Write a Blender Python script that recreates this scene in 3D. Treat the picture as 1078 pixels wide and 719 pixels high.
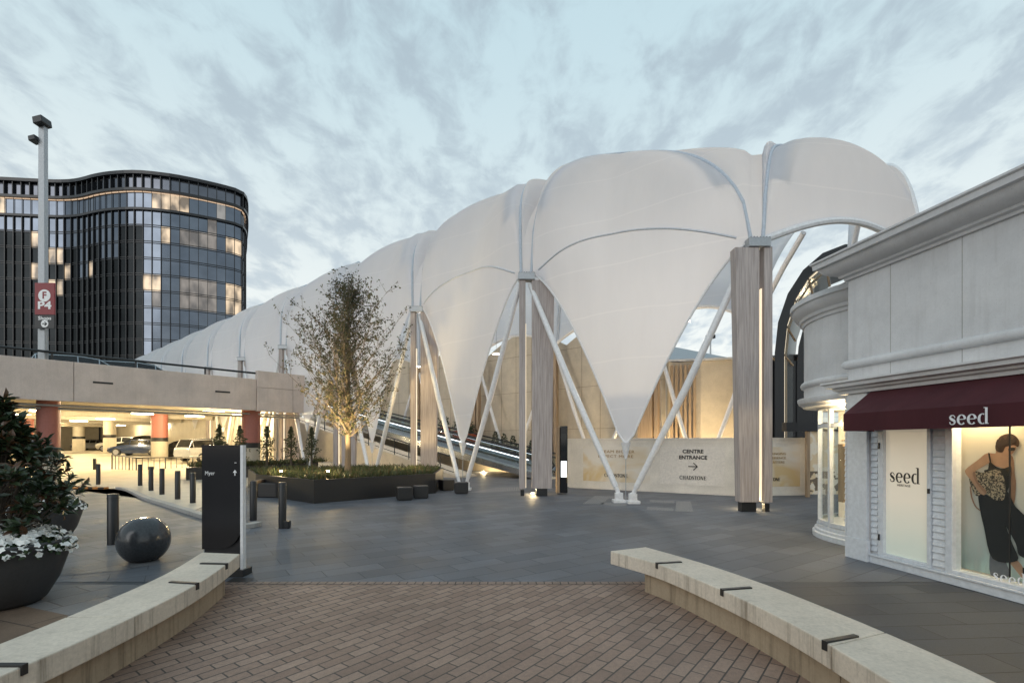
import bpy, bmesh, math, random
from mathutils import Vector, Matrix
V = Vector
R = math.radians
random.seed(7)
for o in list(bpy.data.objects): bpy.data.objects.remove(o)
scn = bpy.context.scene
col = scn.collection

# ------------------------------------------------------------------ camera, sky, sun, exposure
H = 2.0; F = 515.0; CU = 539.0; CV = 466.0          # eye height, focal length in photo pixels, vanishing row
cam_d = bpy.data.cameras.new('camera'); cam = bpy.data.objects.new('camera', cam_d); col.objects.link(cam)
cam.location = (0, 0, H); cam.rotation_euler = (R(90), 0, 0)
cam_d.sensor_width = 36; cam_d.lens = F / 1078 * 36; cam_d.shift_y = (CV - 359.5) / 1078
cam_d.clip_start = 0.05; cam_d.clip_end = 3000
scn.camera = cam
SUN_AZ, SUN_EL = R(205), R(24)                         # compass style: 0 = +Y, clockwise
w = bpy.data.worlds.new('World'); scn.world = w; w.use_nodes = True
nt = w.node_tree; N = nt.nodes; L = nt.links
for n in list(N): N.remove(n)
def wn(t, **k):
    n = N.new(t)
    for a, b in k.items(): setattr(n, a, b)
    return n
def wm(op, a, b=None):
    n = wn('ShaderNodeMath', operation=op)
    for i, x in enumerate((a, b)):
        if x is None: continue
        if isinstance(x, (int, float)): n.inputs[i].default_value = x
        else: L.new(x, n.inputs[i])
    return n.outputs[0]
def wmix(f, a, b):
    n = wn('ShaderNodeMix', data_type='RGBA')
    for s, x in (('Factor', f), ('A', a), ('B', b)):
        i = [q for q in n.inputs if q.name == s and q.enabled and (s == 'Factor' and q.type == 'VALUE' or s != 'Factor' and q.type == 'RGBA')][0]
        if isinstance(x, (int, float)): i.default_value = x
        elif isinstance(x, tuple): i.default_value = (*x, 1)
        else: L.new(x, i)
    return [q for q in n.outputs if q.type == 'RGBA'][0]
tc = wn('ShaderNodeTexCoord'); sx = wn('ShaderNodeSeparateXYZ'); L.new(tc.outputs['Generated'], sx.inputs[0])
zc = wm('ADD', wm('MAXIMUM', sx.outputs[2], 0.0), 0.16)
cx = wn('ShaderNodeCombineXYZ'); L.new(wm('DIVIDE', sx.outputs[0], zc), cx.inputs[0]); L.new(wm('DIVIDE', sx.outputs[1], zc), cx.inputs[1])
mp = wn('ShaderNodeMapping'); L.new(cx.outputs[0], mp.inputs[0]); mp.inputs['Rotation'].default_value = (0, 0, R(-14)); mp.inputs['Scale'].default_value = (1.55, 1.0, 1)
def wnoise(scale, det, dist, rough=.58):
    n = wn('ShaderNodeTexNoise'); L.new(mp.outputs[0], n.inputs['Vector'])
    n.inputs['Scale'].default_value = scale; n.inputs['Detail'].default_value = det; n.inputs['Distortion'].default_value = dist; n.inputs['Roughness'].default_value = rough
    return n.outputs['Fac']
def wramp(x, lo, hi):
    n = wn('ShaderNodeMapRange', interpolation_type='SMOOTHSTEP'); L.new(x, n.inputs[0]); n.inputs[1].default_value = lo; n.inputs[2].default_value = hi
    return n.outputs[0]
big = wnoise(1.9, 5, .5); fine = wnoise(6.5, 10, .35, .60)
cl = wramp(wm('ADD', wm('MULTIPLY', big, .5), wm('MULTIPLY', fine, .5)), .43, .60)
sky = wn('ShaderNodeTexSky', sky_type='NISHITA'); sky.sun_disc = False; sky.sun_elevation = SUN_EL; sky.sun_rotation = SUN_AZ
nsk = wn('ShaderNodeVectorMath', operation='SCALE'); L.new(sky.outputs[0], nsk.inputs[0]); nsk.inputs['Scale'].default_value = 0.10
elev = wramp(sx.outputs[2], 0.0, .75)
bright = wmix(elev, (.93, .93, .88), (.53, .70, .765))
dark = wmix(elev, (.62, .68, .71), (.415, .52, .585))
clouds = wmix(cl, bright, dark)
skycol = wmix(.9, nsk.outputs[0], clouds)
bg = wn('ShaderNodeBackground'); L.new(skycol, bg.inputs[0]); bg.inputs[1].default_value = 1.0
out = wn('ShaderNodeOutputWorld'); L.new(bg.outputs[0], out.inputs[0])
sd = bpy.data.lights.new('sun', 'SUN'); sd.energy = 0.6; sd.angle = R(40); sd.color = (1, .97, .95)
so = bpy.data.objects.new('sun', sd); col.objects.link(so)
sdir = V((math.sin(SUN_AZ) * math.cos(SUN_EL), math.cos(SUN_AZ) * math.cos(SUN_EL), math.sin(SUN_EL)))
so.rotation_euler = sdir.to_track_quat('Z', 'Y').to_euler(); so.location = sdir * 60
scn.view_settings.view_transform = 'Standard'; scn.view_settings.look = 'None'
scn.view_settings.exposure = 0.18; scn.view_settings.gamma = 1; scn.view_settings.use_curve_mapping = False
scn.render.engine = 'CYCLES'
scn.cycles.max_bounces = 6; scn.cycles.transparent_max_bounces = 8
scn.cycles.sample_clamp_indirect = 6; scn.cycles.caustics_reflective = False; scn.cycles.caustics_refractive = False
scn.cycles.use_denoising = True

# ------------------------------------------------------------------ helpers
def G(u, v, z=0.0):                                    # photo pixel on the level z -> world point
    d = (H - z) * F / (v - CV); return V(((u - CU) / F * d, d, z))
def P(u, v, d): return V(((u - CU) / F * d, d, H + (CV - v) / F * d))
def proj(p): return (CU + F * p[0] / p[1], CV - F * (p[2] - H) / p[1])

MATS = {}
class MT:
    def __init__(s, name):
        s.m = bpy.data.materials.new(name); s.m.use_nodes = True; s.t = s.m.node_tree
        s.b = s.t.nodes['Principled BSDF']; MATS[name] = s.m
    def n(s, t, **k):
        n = s.t.nodes.new(t)
        for a, b in k.items(): setattr(n, a, b)
        return n
    def link(s, a, b): s.t.links.new(a, b)
    def set(s, **k):
        for a, b in k.items():
            a = {'rough': 'Roughness', 'metal': 'Metallic', 'color': 'Base Color', 'emit': 'Emission Color', 'es': 'Emission Strength', 'coat': 'Coat Weight', 'alpha': 'Alpha', 'spec': 'Specular IOR Level', 'trans': 'Transmission Weight'}[a]
            s.b.inputs[a].default_value = (*b, 1) if isinstance(b, tuple) else b
        return s
    def coord(s, kind='Object', rot=0, scale=(1, 1, 1)):
        if kind == 'World':
            o = s.n('ShaderNodeNewGeometry').outputs['Position']
        else: o = s.n('ShaderNodeTexCoord').outputs[kind]
        m = s.n('ShaderNodeMapping'); s.link(o, m.inputs[0]); m.inputs['Rotation'].default_value = (0, 0, rot) if not isinstance(rot, tuple) else rot; m.inputs['Scale'].default_value = scale
        return m.outputs[0]
    def noise(s, c, scale, det=4, rough=.55, dist=0):
        n = s.n('ShaderNodeTexNoise'); s.link(c, n.inputs['Vector'])
        n.inputs['Scale'].default_value = scale; n.inputs['Detail'].default_value = det; n.inputs['Roughness'].default_value = rough; n.inputs['Distortion'].default_value = dist
        return n.outputs['Fac']
    def rng(s, x, a, b, c=0., d=1.):
        n = s.n('ShaderNodeMapRange'); s.link(x, n.inputs[0])
        for i, q in enumerate((a, b, c, d)): n.inputs[i + 1].default_value = q
        return n.outputs[0]
    def mix(s, f, a, b, mode='MIX'):
        n = s.n('ShaderNodeMix', data_type='RGBA', blend_type=mode)
        for i, x in ((0, f), (6, a), (7, b)):
            if isinstance(x, (int, float)): n.inputs[i].default_value = x
            elif isinstance(x, tuple): n.inputs[i].default_value = (*x, 1)
            else: s.link(x, n.inputs[i])
        return n.outputs[2]
    def math(s, op, a, b=0.):
        n = s.n('ShaderNodeMath', operation=op)
        for i, x in enumerate((a, b)):
            if isinstance(x, (int, float)): n.inputs[i].default_value = x
            else: s.link(x, n.inputs[i])
        return n.outputs[0]
    def color(s, x): s.link(x, s.b.inputs['Base Color']); return s
    def rough(s, x): s.link(x, s.b.inputs['Roughness']); return s
    def bump(s, x, st=.3, dist=.02):
        n = s.n('ShaderNodeBump'); s.link(x, n.inputs['Height']); n.inputs['Strength'].default_value = st; n.inputs['Distance'].default_value = dist
        s.link(n.outputs[0], s.b.inputs['Normal']); return s
def mottled(name, c, var=.25, scale=6, rough=.6, kind='Object', bump=.15, **k):
    m = MT(name); co = m.coord(kind); a = m.noise(co, scale, 6); b = m.noise(co, scale * 9, 3)
    f = m.math('ADD', m.math('MULTIPLY', a, .7), m.math('MULTIPLY', b, .3))
    lo = tuple(x * (1 - var) for x in c); hi = tuple(min(1, x * (1 + var)) for x in c)
    m.color(m.mix(m.rng(f, .35, .65), lo, hi)); m.set(rough=rough, **k)
    if bump: m.bump(f, bump, .01)
    return m.m
def plain(name, c, rough=.5, **k):
    m = MT(name); co = m.coord(); a = m.noise(co, 14, 4)
    m.color(m.mix(m.rng(a, .3, .7), tuple(x * .9 for x in c), tuple(min(1, x * 1.08) for x in c))); m.set(rough=rough, **k); return m.m
def emis(name, c, st):
    m = MT(name); m.set(color=(.8, .8, .8), emit=c, es=st); return m.m
def glass(name, tint=(.9, .95, .95), refl=.1):
    m = MT(name); t = m.t; tr = m.n('ShaderNodeBsdfTransparent'); tr.inputs[0].default_value = (*tint, 1)
    g = m.n('ShaderNodeBsdfGlossy'); g.inputs['Roughness'].default_value = .03
    fr = m.n('ShaderNodeLayerWeight'); fr.inputs[0].default_value = .5
    mx = m.n('ShaderNodeMixShader'); m.link(m.math('ADD', m.math('MULTIPLY', m.math('POWER', fr.outputs[1], 4.), .6), .03 + refl * .15), mx.inputs[0]); m.link(tr.outputs[0], mx.inputs[1]); m.link(g.outputs[0], mx.inputs[2])
    m.link(mx.outputs[0], t.nodes['Material Output'].inputs[0]); return m.m

class MB:
    def __init__(s): s.v = []; s.f = []; s.mi = []
    def add(s, vs, fs, mi=0):
        o = len(s.v); s.v += [V(x) for x in vs]; s.f += [tuple(i + o for i in f) for f in fs]; s.mi += [mi] * len(fs); return s
    def box(s, c, size, rot=0, mi=0):
        x, y, z = (q / 2 for q in size); m = Matrix.Rotation(rot, 3, 'Z'); c = V(c)
        vs = [c + m @ V((a * x, b * y, d * z)) for d in (-1, 1) for a, b in ((-1, -1), (1, -1), (1, 1), (-1, 1))]
        return s.add(vs, [(3, 2, 1, 0), (4, 5, 6, 7), (0, 1, 5, 4), (1, 2, 6, 5), (2, 3, 7, 6), (3, 0, 4, 7)], mi)
    def prism(s, poly, z0, z1, mi=0):
        n = len(poly)
        a = sum(poly[i][0] * poly[(i + 1) % n][1] - poly[(i + 1) % n][0] * poly[i][1] for i in range(n))
        if a < 0: poly = poly[::-1]
        vs = [(p[0], p[1], z0) for p in poly] + [(p[0], p[1], z1) for p in poly]
        return s.add(vs, [tuple(range(n))[::-1], tuple(range(n, 2 * n))] + [(i, (i + 1) % n, n + (i + 1) % n, n + i) for i in range(n)], mi)
    def hexa(s, b, t, mi=0):                              # bottom 4, top 4
        return s.add(list(b) + list(t), [(3, 2, 1, 0), (4, 5, 6, 7), (0, 1, 5, 4), (1, 2, 6, 5), (2, 3, 7, 6), (3, 0, 4, 7)], mi)
    def tube(s, pts, r, n=10, caps=True, mi=0):
        pts = [V(p) for p in pts]; rs = r if isinstance(r, (list, tuple)) else [r] * len(pts); rings = []; o = len(s.v); ref = None
        for i, p in enumerate(pts):
            t = (pts[min(i + 1, len(pts) - 1)] - pts[max(i - 1, 0)]).normalized()
            if ref is None: ref = t.orthogonal().normalized()
            ref = (ref - t * ref.dot(t)); ref = ref.normalized() if ref.length > 1e-6 else t.orthogonal().normalized()
            b = t.cross(ref)
            for k in range(n):
                a = 2 * math.pi * k / n; s.v.append(p + (ref * math.cos(a) + b * math.sin(a)) * rs[i])
        for i in range(len(pts) - 1):
            for k in range(n):
                s.f.append((o + i * n + k, o + i * n + (k + 1) % n, o + (i + 1) * n + (k + 1) % n, o + (i + 1) * n + k)); s.mi.append(mi)
        if caps:
            s.f.append(tuple(o + k for k in range(n))[::-1]); s.f.append(tuple(o + (len(pts) - 1) * n + k for k in range(n))); s.mi += [mi, mi]
        return s
    def lathe(s, prof, c=(0, 0, 0), n=32, a0=0, a1=2 * math.pi, mi=0):
        o = len(s.v); c = V(c); full = abs(a1 - a0 - 2 * math.pi) < 1e-6; m = n if full else n + 1
        for r, z in prof:
            for k in range(m):
                a = a0 + (a1 - a0) * k / n; s.v.append(c + V((r * math.cos(a), r * math.sin(a), z)))
        for i in range(len(prof) - 1):
            for k in range(n):
                k2 = (k + 1) % m
                s.f.append((o + i * m + k, o + i * m + k2, o + (i + 1) * m + k2, o + (i + 1) * m + k)); s.mi.append(mi)
        return s
    def grid(s, rows, mi=0):
        o = len(s.v); m = len(rows[0])
        for r in rows: s.v += [V(p) for p in r]
        for i in range(len(rows) - 1):
            for k in range(m - 1): s.f.append((o + i * m + k, o + i * m + k + 1, o + (i + 1) * m + k + 1, o + (i + 1) * m + k)); s.mi.append(mi)
        return s
    def build(s, name, mat, parent=None, smooth=False, bevel=0, ang=40, origin=None):
        me = bpy.data.meshes.new(name)
        vs = s.v
        if origin is None: origin = V((0, 0, 0))
        origin = V(origin)
        me.from_pydata([tuple(v - origin) for v in vs], [], s.f)
        for m in (mat if isinstance(mat, (list, tuple)) else [mat]): me.materials.append(MATS[m] if isinstance(m, str) else m)
        me.polygons.foreach_set('material_index', s.mi)
        me.validate()
        if smooth:
            me.polygons.foreach_set('use_smooth', [True] * len(me.polygons))
            me.set_sharp_from_angle(angle=R(ang))
        o = bpy.data.objects.new(name, me); col.objects.link(o); o.location = origin
        if bevel:
            b = o.modifiers.new('bevel', 'BEVEL'); b.width = bevel; b.segments = 2; b.limit_method = 'ANGLE'; b.angle_limit = R(40)
        if parent is not None:
            o.parent = parent
            if origin.length > 0: o.matrix_parent_inverse = Matrix.Translation(-parent.location) if False else o.matrix_parent_inverse
        return o
def tag(o, label=None, cat=None, group=None, kind=None):
    if label: o['label'] = label
    if cat: o['category'] = cat
    if group: o['group'] = group
    if kind: o['kind'] = kind
    return o
def thing(name, label, cat, loc=(0, 0, 0), rz=0, group=None, kind=None):
    o = bpy.data.objects.new(name, None); col.objects.link(o); o.location = loc; o.rotation_euler = (0, 0, rz); o.empty_display_size = .3
    return tag(o, label, cat, group, kind)
def copy_tree(o, parent=None):
    c = o.copy(); col.objects.link(c)
    if parent is not None: c.parent = parent
    for ch in list(o.children): copy_tree(ch, c)
    return c
def lamp(name, kind, loc, power, color=(1, .8, .55), size=.3, parent=None, aim=None, spot=70):
    l = bpy.data.lights.new(name, kind); l.energy = power; l.color = color
    if kind == 'AREA': l.size = size
    else: l.shadow_soft_size = size
    if kind == 'SPOT': l.spot_size = R(spot); l.spot_blend = .6
    o = bpy.data.objects.new(name, l); col.objects.link(o); o.location = loc
    if aim is not None: o.rotation_euler = (V(loc) - V(aim)).to_track_quat('Z', 'Y').to_euler()
    if parent is not None: o.parent = parent
    return o
def frame_matrix(loc, x, up):
    x = V(x).normalized(); up = V(up); n = x.cross(up).normalized(); up = n.cross(x)
    m = Matrix((x, up, n)).transposed().to_4x4(); m.translation = V(loc); return m
def text(name, body, loc, x, up, size, mat, parent, extrude=.002, offset=0., align='CENTER', space=1., line=1., width=None):
    cu = bpy.data.curves.new(name, 'FONT'); cu.body = body; cu.size = size; cu.extrude = extrude; cu.offset = offset
    cu.align_x = align; cu.align_y = 'CENTER'; cu.space_character = space; cu.space_line = line; cu.resolution_u = 3
    tmp = bpy.data.objects.new('tmp', cu); col.objects.link(tmp)
    dg = bpy.context.evaluated_depsgraph_get(); me = bpy.data.meshes.new_from_object(tmp.evaluated_get(dg))
    bpy.data.objects.remove(tmp)
    xs = [v.co.x for v in me.vertices]; sc = 1.
    if width and xs: sc = width / (max(xs) - min(xs))
    m = frame_matrix(loc, x, up)
    me.transform(m @ Matrix.Diagonal((sc, 1, 1, 1)))
    me.materials.clear(); me.materials.append(MATS[mat]); me.name = name
    o = bpy.data.objects.new(name, me); col.objects.link(o)
    if parent is not None: o.parent = parent
    return o
# a thick-and-thin serif alphabet drawn as ribbons (x, y, stroke width)
def arc(cx_, cy_, rx, ry, a0, a1, wthin, wthick, n=22):
    pts = []
    for i in range(n + 1):
        a = R(a0 + (a1 - a0) * i / n); k = abs(math.cos(a)) ** 1.6
        pts.append((cx_ + rx * math.cos(a), cy_ + ry * math.sin(a), wthin + (wthick - wthin) * k))
    return pts
T1, T2 = .035, .125
GL = {
 'e': (.50, [arc(.235, .235, .185, .225, 5, 318, T1, T2, 30), [(.06, .25, .035), (.425, .25, .035)]]),
 's': (.42, [[(.335, .335, .05), (.32, .40, .03), (.27, .445, .035), (.19, .46, .04), (.11, .43, .07), (.075, .365, .10), (.11, .30, .12), (.20, .25, .13), (.29, .20, .12), (.335, .13, .10), (.31, .06, .07), (.23, .02, .04), (.14, .02, .035), (.075, .06, .035), (.055, .14, .05)]]),
 'd': (.56, [arc(.235, .235, .175, .225, 60, 300, T1, T2, 26), [(.415, 0.0, .115), (.415, .74, .115)], [(.29, .735, .03), (.42, .735, .03)], [(.36, .015, .03), (.54, .015, .03)]]),
 'C': (.72, [arc(.37, .36, .30, .35, 40, 320, .04, .11, 26), [(.60, .45, .03), (.60, .70, .03)]]),
 'H': (.78, [[(.16, 0, .11), (.16, .72, .11)], [(.62, 0, .11), (.62, .72, .11)], [(.16, .37, .035), (.62, .37, .035)], [(.04, .71, .03), (.28, .71, .03)], [(.5, .71, .03), (.74, .71, .03)], [(.04, .01, .03), (.28, .01, .03)], [(.5, .01, .03), (.74, .01, .03)]]),
 'A': (.70, [[(.07, 0, .04), (.33, .72, .04)], [(.33, .72, .11), (.6, 0, .11)], [(.17, .24, .035), (.5, .24, .035)], [(.0, .01, .03), (.18, .01, .03)], [(.48, .01, .03), (.70, .01, .03)]]),
 'D': (.76, [[(.16, 0, .11), (.16, .72, .11)], arc(.3, .36, .36, .34, -90, 90, .04, .11, 22), [(.05, .705, .035), (.3, .705, .035)], [(.05, .015, .035), (.3, .015, .035)]]),
 'S': (.54, [[(.43, .52, .04), (.41, .64, .03), (.30, .70, .035), (.17, .68, .06), (.09, .56, .10), (.16, .45, .115), (.28, .37, .12), (.41, .28, .115), (.44, .16, .10), (.38, .05, .06), (.25, .015, .035), (.12, .05, .03), (.07, .2, .04)]]),
 'T': (.64, [[(.32, 0, .11), (.32, .70, .11)], [(.03, .70, .04), (.61, .70, .04)], [(.045, .55, .03), (.045, .70, .03)], [(.595, .55, .03), (.595, .70, .03)], [(.2, .01, .03), (.44, .01, .03)]]),
 'O': (.78, [arc(.39, .36, .32, .345, 0, 360, .04, .115, 36)]),
 'N': (.78, [[(.13, 0, .035), (.13, .72, .035)], [(.13, .70, .11), (.62, .03, .11)], [(.63, 0, .035), (.63, .72, .035)], [(.02, .71, .03), (.2, .71, .03)], [(.52, .71, .03), (.74, .71, .03)], [(.03, .01, .03), (.23, .01, .03)]]),
 'E': (.64, [[(.16, 0, .11), (.16, .72, .11)], [(.05, .705, .035), (.54, .705, .035)], [(.05, .015, .035), (.57, .015, .035)], [(.16, .37, .035), (.42, .37, .035)], [(.545, .55, .03), (.545, .72, .03)], [(.57, 0, .03), (.57, .19, .03)], [(.425, .28, .03), (.425, .46, .03)]]),
}
def serif(name, word, loc, x, up, width, height, mat, parent, depth=.004, gap=.04, cap=.74, bold=1.):
    adv = sum(GL[c][0] for c in word) + gap * (len(word) - 1); sxx = width / adv; sy = height / cap
    m = frame_matrix(loc, x, up); mb = MB(); px = -adv / 2; kk = 0
    for ch in word:
        for st in GL[ch][1]:
            kk += 1; zz = depth + .0004 * (kk % 7)
            pts = [V((p[0], p[1])) for p in st]; lo = []; hi = []
            for i, p in enumerate(pts):
                t = (pts[min(i + 1, len(pts) - 1)] - pts[max(i - 1, 0)]).normalized(); nn = V((-t.y, t.x)) * st[i][2] / 2 * bold
                lo.append(p - nn); hi.append(p + nn)
            q = lambda p, z: m @ V(((px + p.x) * sxx, (p.y - cap / 2) * sy, z))
            n = len(pts)
            mb.grid([[q(p, zz) for p in hi], [q(p, zz) for p in lo]])
            mb.grid([[q(p, zz) for p in lo], [q(p, 0) for p in lo]]); mb.grid([[q(p, 0) for p in hi], [q(p, zz) for p in hi]])
        px += GL[ch][0] + gap
    return mb.build(name, mat, parent)

# ------------------------------------------------------------------ materials
def fabric():
    m = MT('membrane'); geo = m.n('ShaderNodeNewGeometry'); sp = m.n('ShaderNodeSeparateXYZ'); m.link(geo.outputs['Position'], sp.inputs[0])
    co = m.coord('World'); a = m.noise(co, .35, 4)
    z = m.math('ADD', sp.outputs[2], m.math('MULTIPLY', a, .25))
    fr = m.math('FRACT', m.math('DIVIDE', z, 1.62)); seam = m.math('LESS_THAN', fr, .03)
    stain = m.noise(m.coord('World', 0, (1, 1, .18)), 1.1, 6, .7)
    base = m.mix(m.rng(stain, .38, .72), (.80, .805, .84), (.765, .77, .805))
    base = m.mix(m.math('MULTIPLY', seam, .85), base, (.84, .84, .87))
    d = m.n('ShaderNodeBsdfDiffuse'); m.link(base, d.inputs[0]); tr = m.n('ShaderNodeBsdfTranslucent'); m.link(base, tr.inputs[0])
    gl = m.n('ShaderNodeBsdfGlossy'); gl.inputs['Roughness'].default_value = .35
    m1 = m.n('ShaderNodeMixShader'); m1.inputs[0].default_value = .66; m.link(d.outputs[0], m1.inputs[1]); m.link(tr.outputs[0], m1.inputs[2])
    m2 = m.n('ShaderNodeMixShader'); m2.inputs[0].default_value = .05; m.link(m1.outputs[0], m2.inputs[1]); m.link(gl.outputs[0], m2.inputs[2])
    bp = m.n('ShaderNodeBump'); bp.inputs['Strength'].default_value = .045; bp.inputs['Distance'].default_value = .12
    m.link(m.noise(m.coord('World', 0, (1, 1, .35)), .9, 3), bp.inputs['Height'])
    for q in (d, tr, gl): m.link(bp.outputs[0], q.inputs['Normal'])
    m.link(m2.outputs[0], m.t.nodes['Material Output'].inputs[0])
fabric()
def timber(name, c1, c2):
    m = MT(name); co = m.coord('World', 0, (9, 9, .35)); a = m.noise(co, 2.2, 6, .65); b = m.noise(m.coord('World', 0, (26, 26, .7)), 2.2, 3)
    f = m.math('ADD', m.math('MULTIPLY', a, .65), m.math('MULTIPLY', b, .35))
    m.color(m.mix(m.rng(f, .36, .64), c1, c2)); m.set(rough=.7); m.bump(f, .3, .01)
timber('grey_timber', (.27, .232, .22), (.50, .44, .415)); timber('warm_timber', (.26, .18, .11), (.45, .33, .22))
plain('white_steel', (.72, .72, .73), .35); plain('blue_steel', (.47, .52, .59), .5); plain('tie_grey', (.56, .59, .64), .5); plain('black_metal', (.012, .013, .015), .38)
plain('black_gloss', (.01, .01, .012), .12); plain('galvanised', (.36, .38, .40), .45, metal=.5); plain('steel_dark', (.10, .10, .10), .4, metal=.4); plain('chrome', (.6, .62, .65), .18, metal=1.)
mottled('dark_ground', (.10, .10, .105), .2, .4, .8, 'World')
def paving(name, rot, bw, bh, c1, c2, mortar, msize, rough=(.35, .6), var=.35, offset=.5, blotch=(.6, 1.15)):
    m = MT(name); co = m.coord('World', rot)
    b = m.n('ShaderNodeTexBrick'); m.link(co, b.inputs['Vector']); b.offset = offset
    b.inputs['Color1'].default_value = (*c1, 1); b.inputs['Color2'].default_value = (*c2, 1); b.inputs['Mortar'].default_value = (*mortar, 1)
    b.inputs['Scale'].default_value = 1; b.inputs['Mortar Size'].default_value = msize; b.inputs['Mortar Smooth'].default_value = .3
    b.inputs['Brick Width'].default_value = bw; b.inputs['Row Height'].default_value = bh; b.inputs['Bias'].default_value = 0
    w0 = m.coord('World'); n1 = m.noise(w0, .55, 5, .6); n2 = m.noise(w0, 22, 5, .7); n3 = m.noise(w0, 150, 2)
    c = m.mix(1., b.outputs['Color'], m.mix(m.rng(n1, .3, .7), (blotch[0],) * 3, (blotch[1],) * 3), 'MULTIPLY')
    c = m.mix(.55, c, m.mix(m.rng(n2, .3, .72), (.55, .55, .55), (1.25, 1.22, 1.2)), 'MULTIPLY')
    c = m.mix(.35, c, m.mix(m.rng(n3, .35, .65), (.5, .5, .5), (1.4, 1.4, 1.4)), 'MULTIPLY')
    m.color(c); m.set(spec=.3); m.rough(m.rng(m.math('ADD', m.math('MULTIPLY', n1, .6), m.math('MULTIPLY', n2, .4)), .35, .65, rough[0], rough[1]))
    hgt = m.math('SUBTRACT', m.math('MULTIPLY', n2, .25), b.outputs['Fac']); m.bump(hgt, .45, .008)
paving('bluestone', R(-34), .9, .40, (.112, .122, .142), (.160, .171, .193), (.075, .08, .092), .009, (.45, .68))
paving('bluestone_road', R(-62), .9, .45, (.15, .155, .165), (.22, .22, .225), (.10, .10, .105), .012, (.42, .68), blotch=(.5, 1.3))
paving('clay_brick', R(-52), .30, .128, (.245, .166, .128), (.34, .240, .186), (.085, .07, .062), .0085, (.5, .7), blotch=(.72, 1.2))
paving('brick_soldier', 0, .115, 10, (.25, .185, .15), (.31, .225, .185), (.05, .04, .035), .008, (.5, .7), offset=0)
paving('granite_paver', R(-4), 1.2, .36, (.066, .073, .086), (.100, .107, .120), (.05, .05, .05), .008, (.5, .75))
paving('brown_paver', R(20), .8, .4, (.17, .12, .085), (.21, .15, .11), (.08, .06, .05), .01, (.5, .7))
def concrete(name, c, rough=.75, streak=.5, dirt=(.45, .43, .40), speck=.5):
    m = MT(name); w0 = m.coord('World'); a = m.noise(w0, 1.3, 6, .65); b = m.noise(w0, 30, 5, .7); s = m.noise(m.coord('World', 0, (7, 7, .4)), 1.6, 5, .7)
    pit = m.noise(w0, 75, 2)
    cc = m.mix(m.rng(a, .3, .7), tuple(x * .86 for x in c), tuple(min(1, x * 1.08) for x in c))
    cc = m.mix(speck, cc, m.mix(m.rng(b, .3, .7), (.75, .75, .75), (1.12, 1.12, 1.12)), 'MULTIPLY')
    gn = m.n('ShaderNodeNewGeometry'); sn = m.n('ShaderNodeSeparateXYZ'); m.link(gn.outputs['Normal'], sn.inputs[0]); vert = m.math('SUBTRACT', 1.0, m.math('MULTIPLY', m.math('ABSOLUTE', sn.outputs[2]), .75))
    cc = m.mix(m.math('MULTIPLY', m.math('MULTIPLY', m.rng(s, .50, .72), streak), vert), cc, m.mix(1., cc, dirt, 'MULTIPLY'))
    cc = m.mix(m.rng(pit, .70, .78), cc, m.mix(1., cc, (.4, .38, .35), 'MULTIPLY'))
    m.color(cc); m.set(rough=rough); m.bump(m.math('ADD', m.math('MULTIPLY', b, .5), m.math('MULTIPLY', pit, .5)), .3, .006)
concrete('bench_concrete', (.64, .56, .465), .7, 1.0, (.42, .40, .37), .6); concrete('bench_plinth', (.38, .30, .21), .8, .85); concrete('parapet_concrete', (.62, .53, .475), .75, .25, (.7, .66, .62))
concrete('car_park_concrete', (.52, .47, .38), .6, .3); concrete('beige_panel', (.66, .575, .45), .7, .15, (.8, .76, .7)); concrete('kerb_concrete', (.38, .37, .35), .7, .4)
concrete('render_white', (.66, .66, .67), .7, .55, (.84, .83, .82), .18); concrete('hoarding_paint', (.80, .75, .67), .5, .05); concrete('pot_grey', (.048, .047, .048), .55, .3)
plain('trim_white', (.62, .65, .69), .4); mottled('polished_stone', (.042, .045, .05), .18, 30, .2, bump=0); m = MT('awning_cloth'); co = m.coord('World', 0, (1, 1, .4)); a = m.noise(co, 2.2, 4); m.color(m.mix(m.rng(a, .3, .7), (.042, .003, .008), (.062, .008, .014))); m.set(rough=.85); m.bump(a, .5, .05); plain('sign_red', (.24, .022, .03), .4)
plain('sign_white', (.85, .85, .85), .4); plain('sign_black', (.012, .013, .016), .3); plain('ink_black', (.012, .012, .012), .5); plain('ink_gold', (.34, .20, .06), .5); plain('letter_white', (.75, .76, .80), .4)
plain('red_paint', (.36, .13, .10), .5); plain('orange_pot', (.45, .07, .02), .5); plain('planter_steel', (.018, .017, .017), .45); plain('corten', (.075, .055, .045), .6)
plain('soil', (.03, .022, .016), .95); plain('rubber', (.015, .015, .015), .7)
for nm, c in (('car_blue', (.02, .035, .08)), ('car_dark', (.015, .016, .017)), ('car_silver', (.45, .46, .47)), ('car_white', (.7, .7, .68)), ('car_green', (.02, .035, .032)), ('car_pale_blue', (.35, .42, .48))):
    plain(nm, c, .25, metal=.3, coat=.6)
plain('car_glass', (.012, .014, .016), .06); emis('lamp_warm', (1, .82, .5), 14); emis('led_warm', (1, .80, .5), .8); emis('led_cool', (.8, .9, 1), 1.7); emis('screen_white', (.9, .95, 1), 1.6)
emis('flood_lens', (1, .78, .42), 60); emis('brake_red', (.6, .02, .02), .3); plain('alloy', (.5, .5, .5), .3, metal=.8)
glass('clear_glass'); glass('balustrade_glass', (.86, .93, .95), .35)
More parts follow.
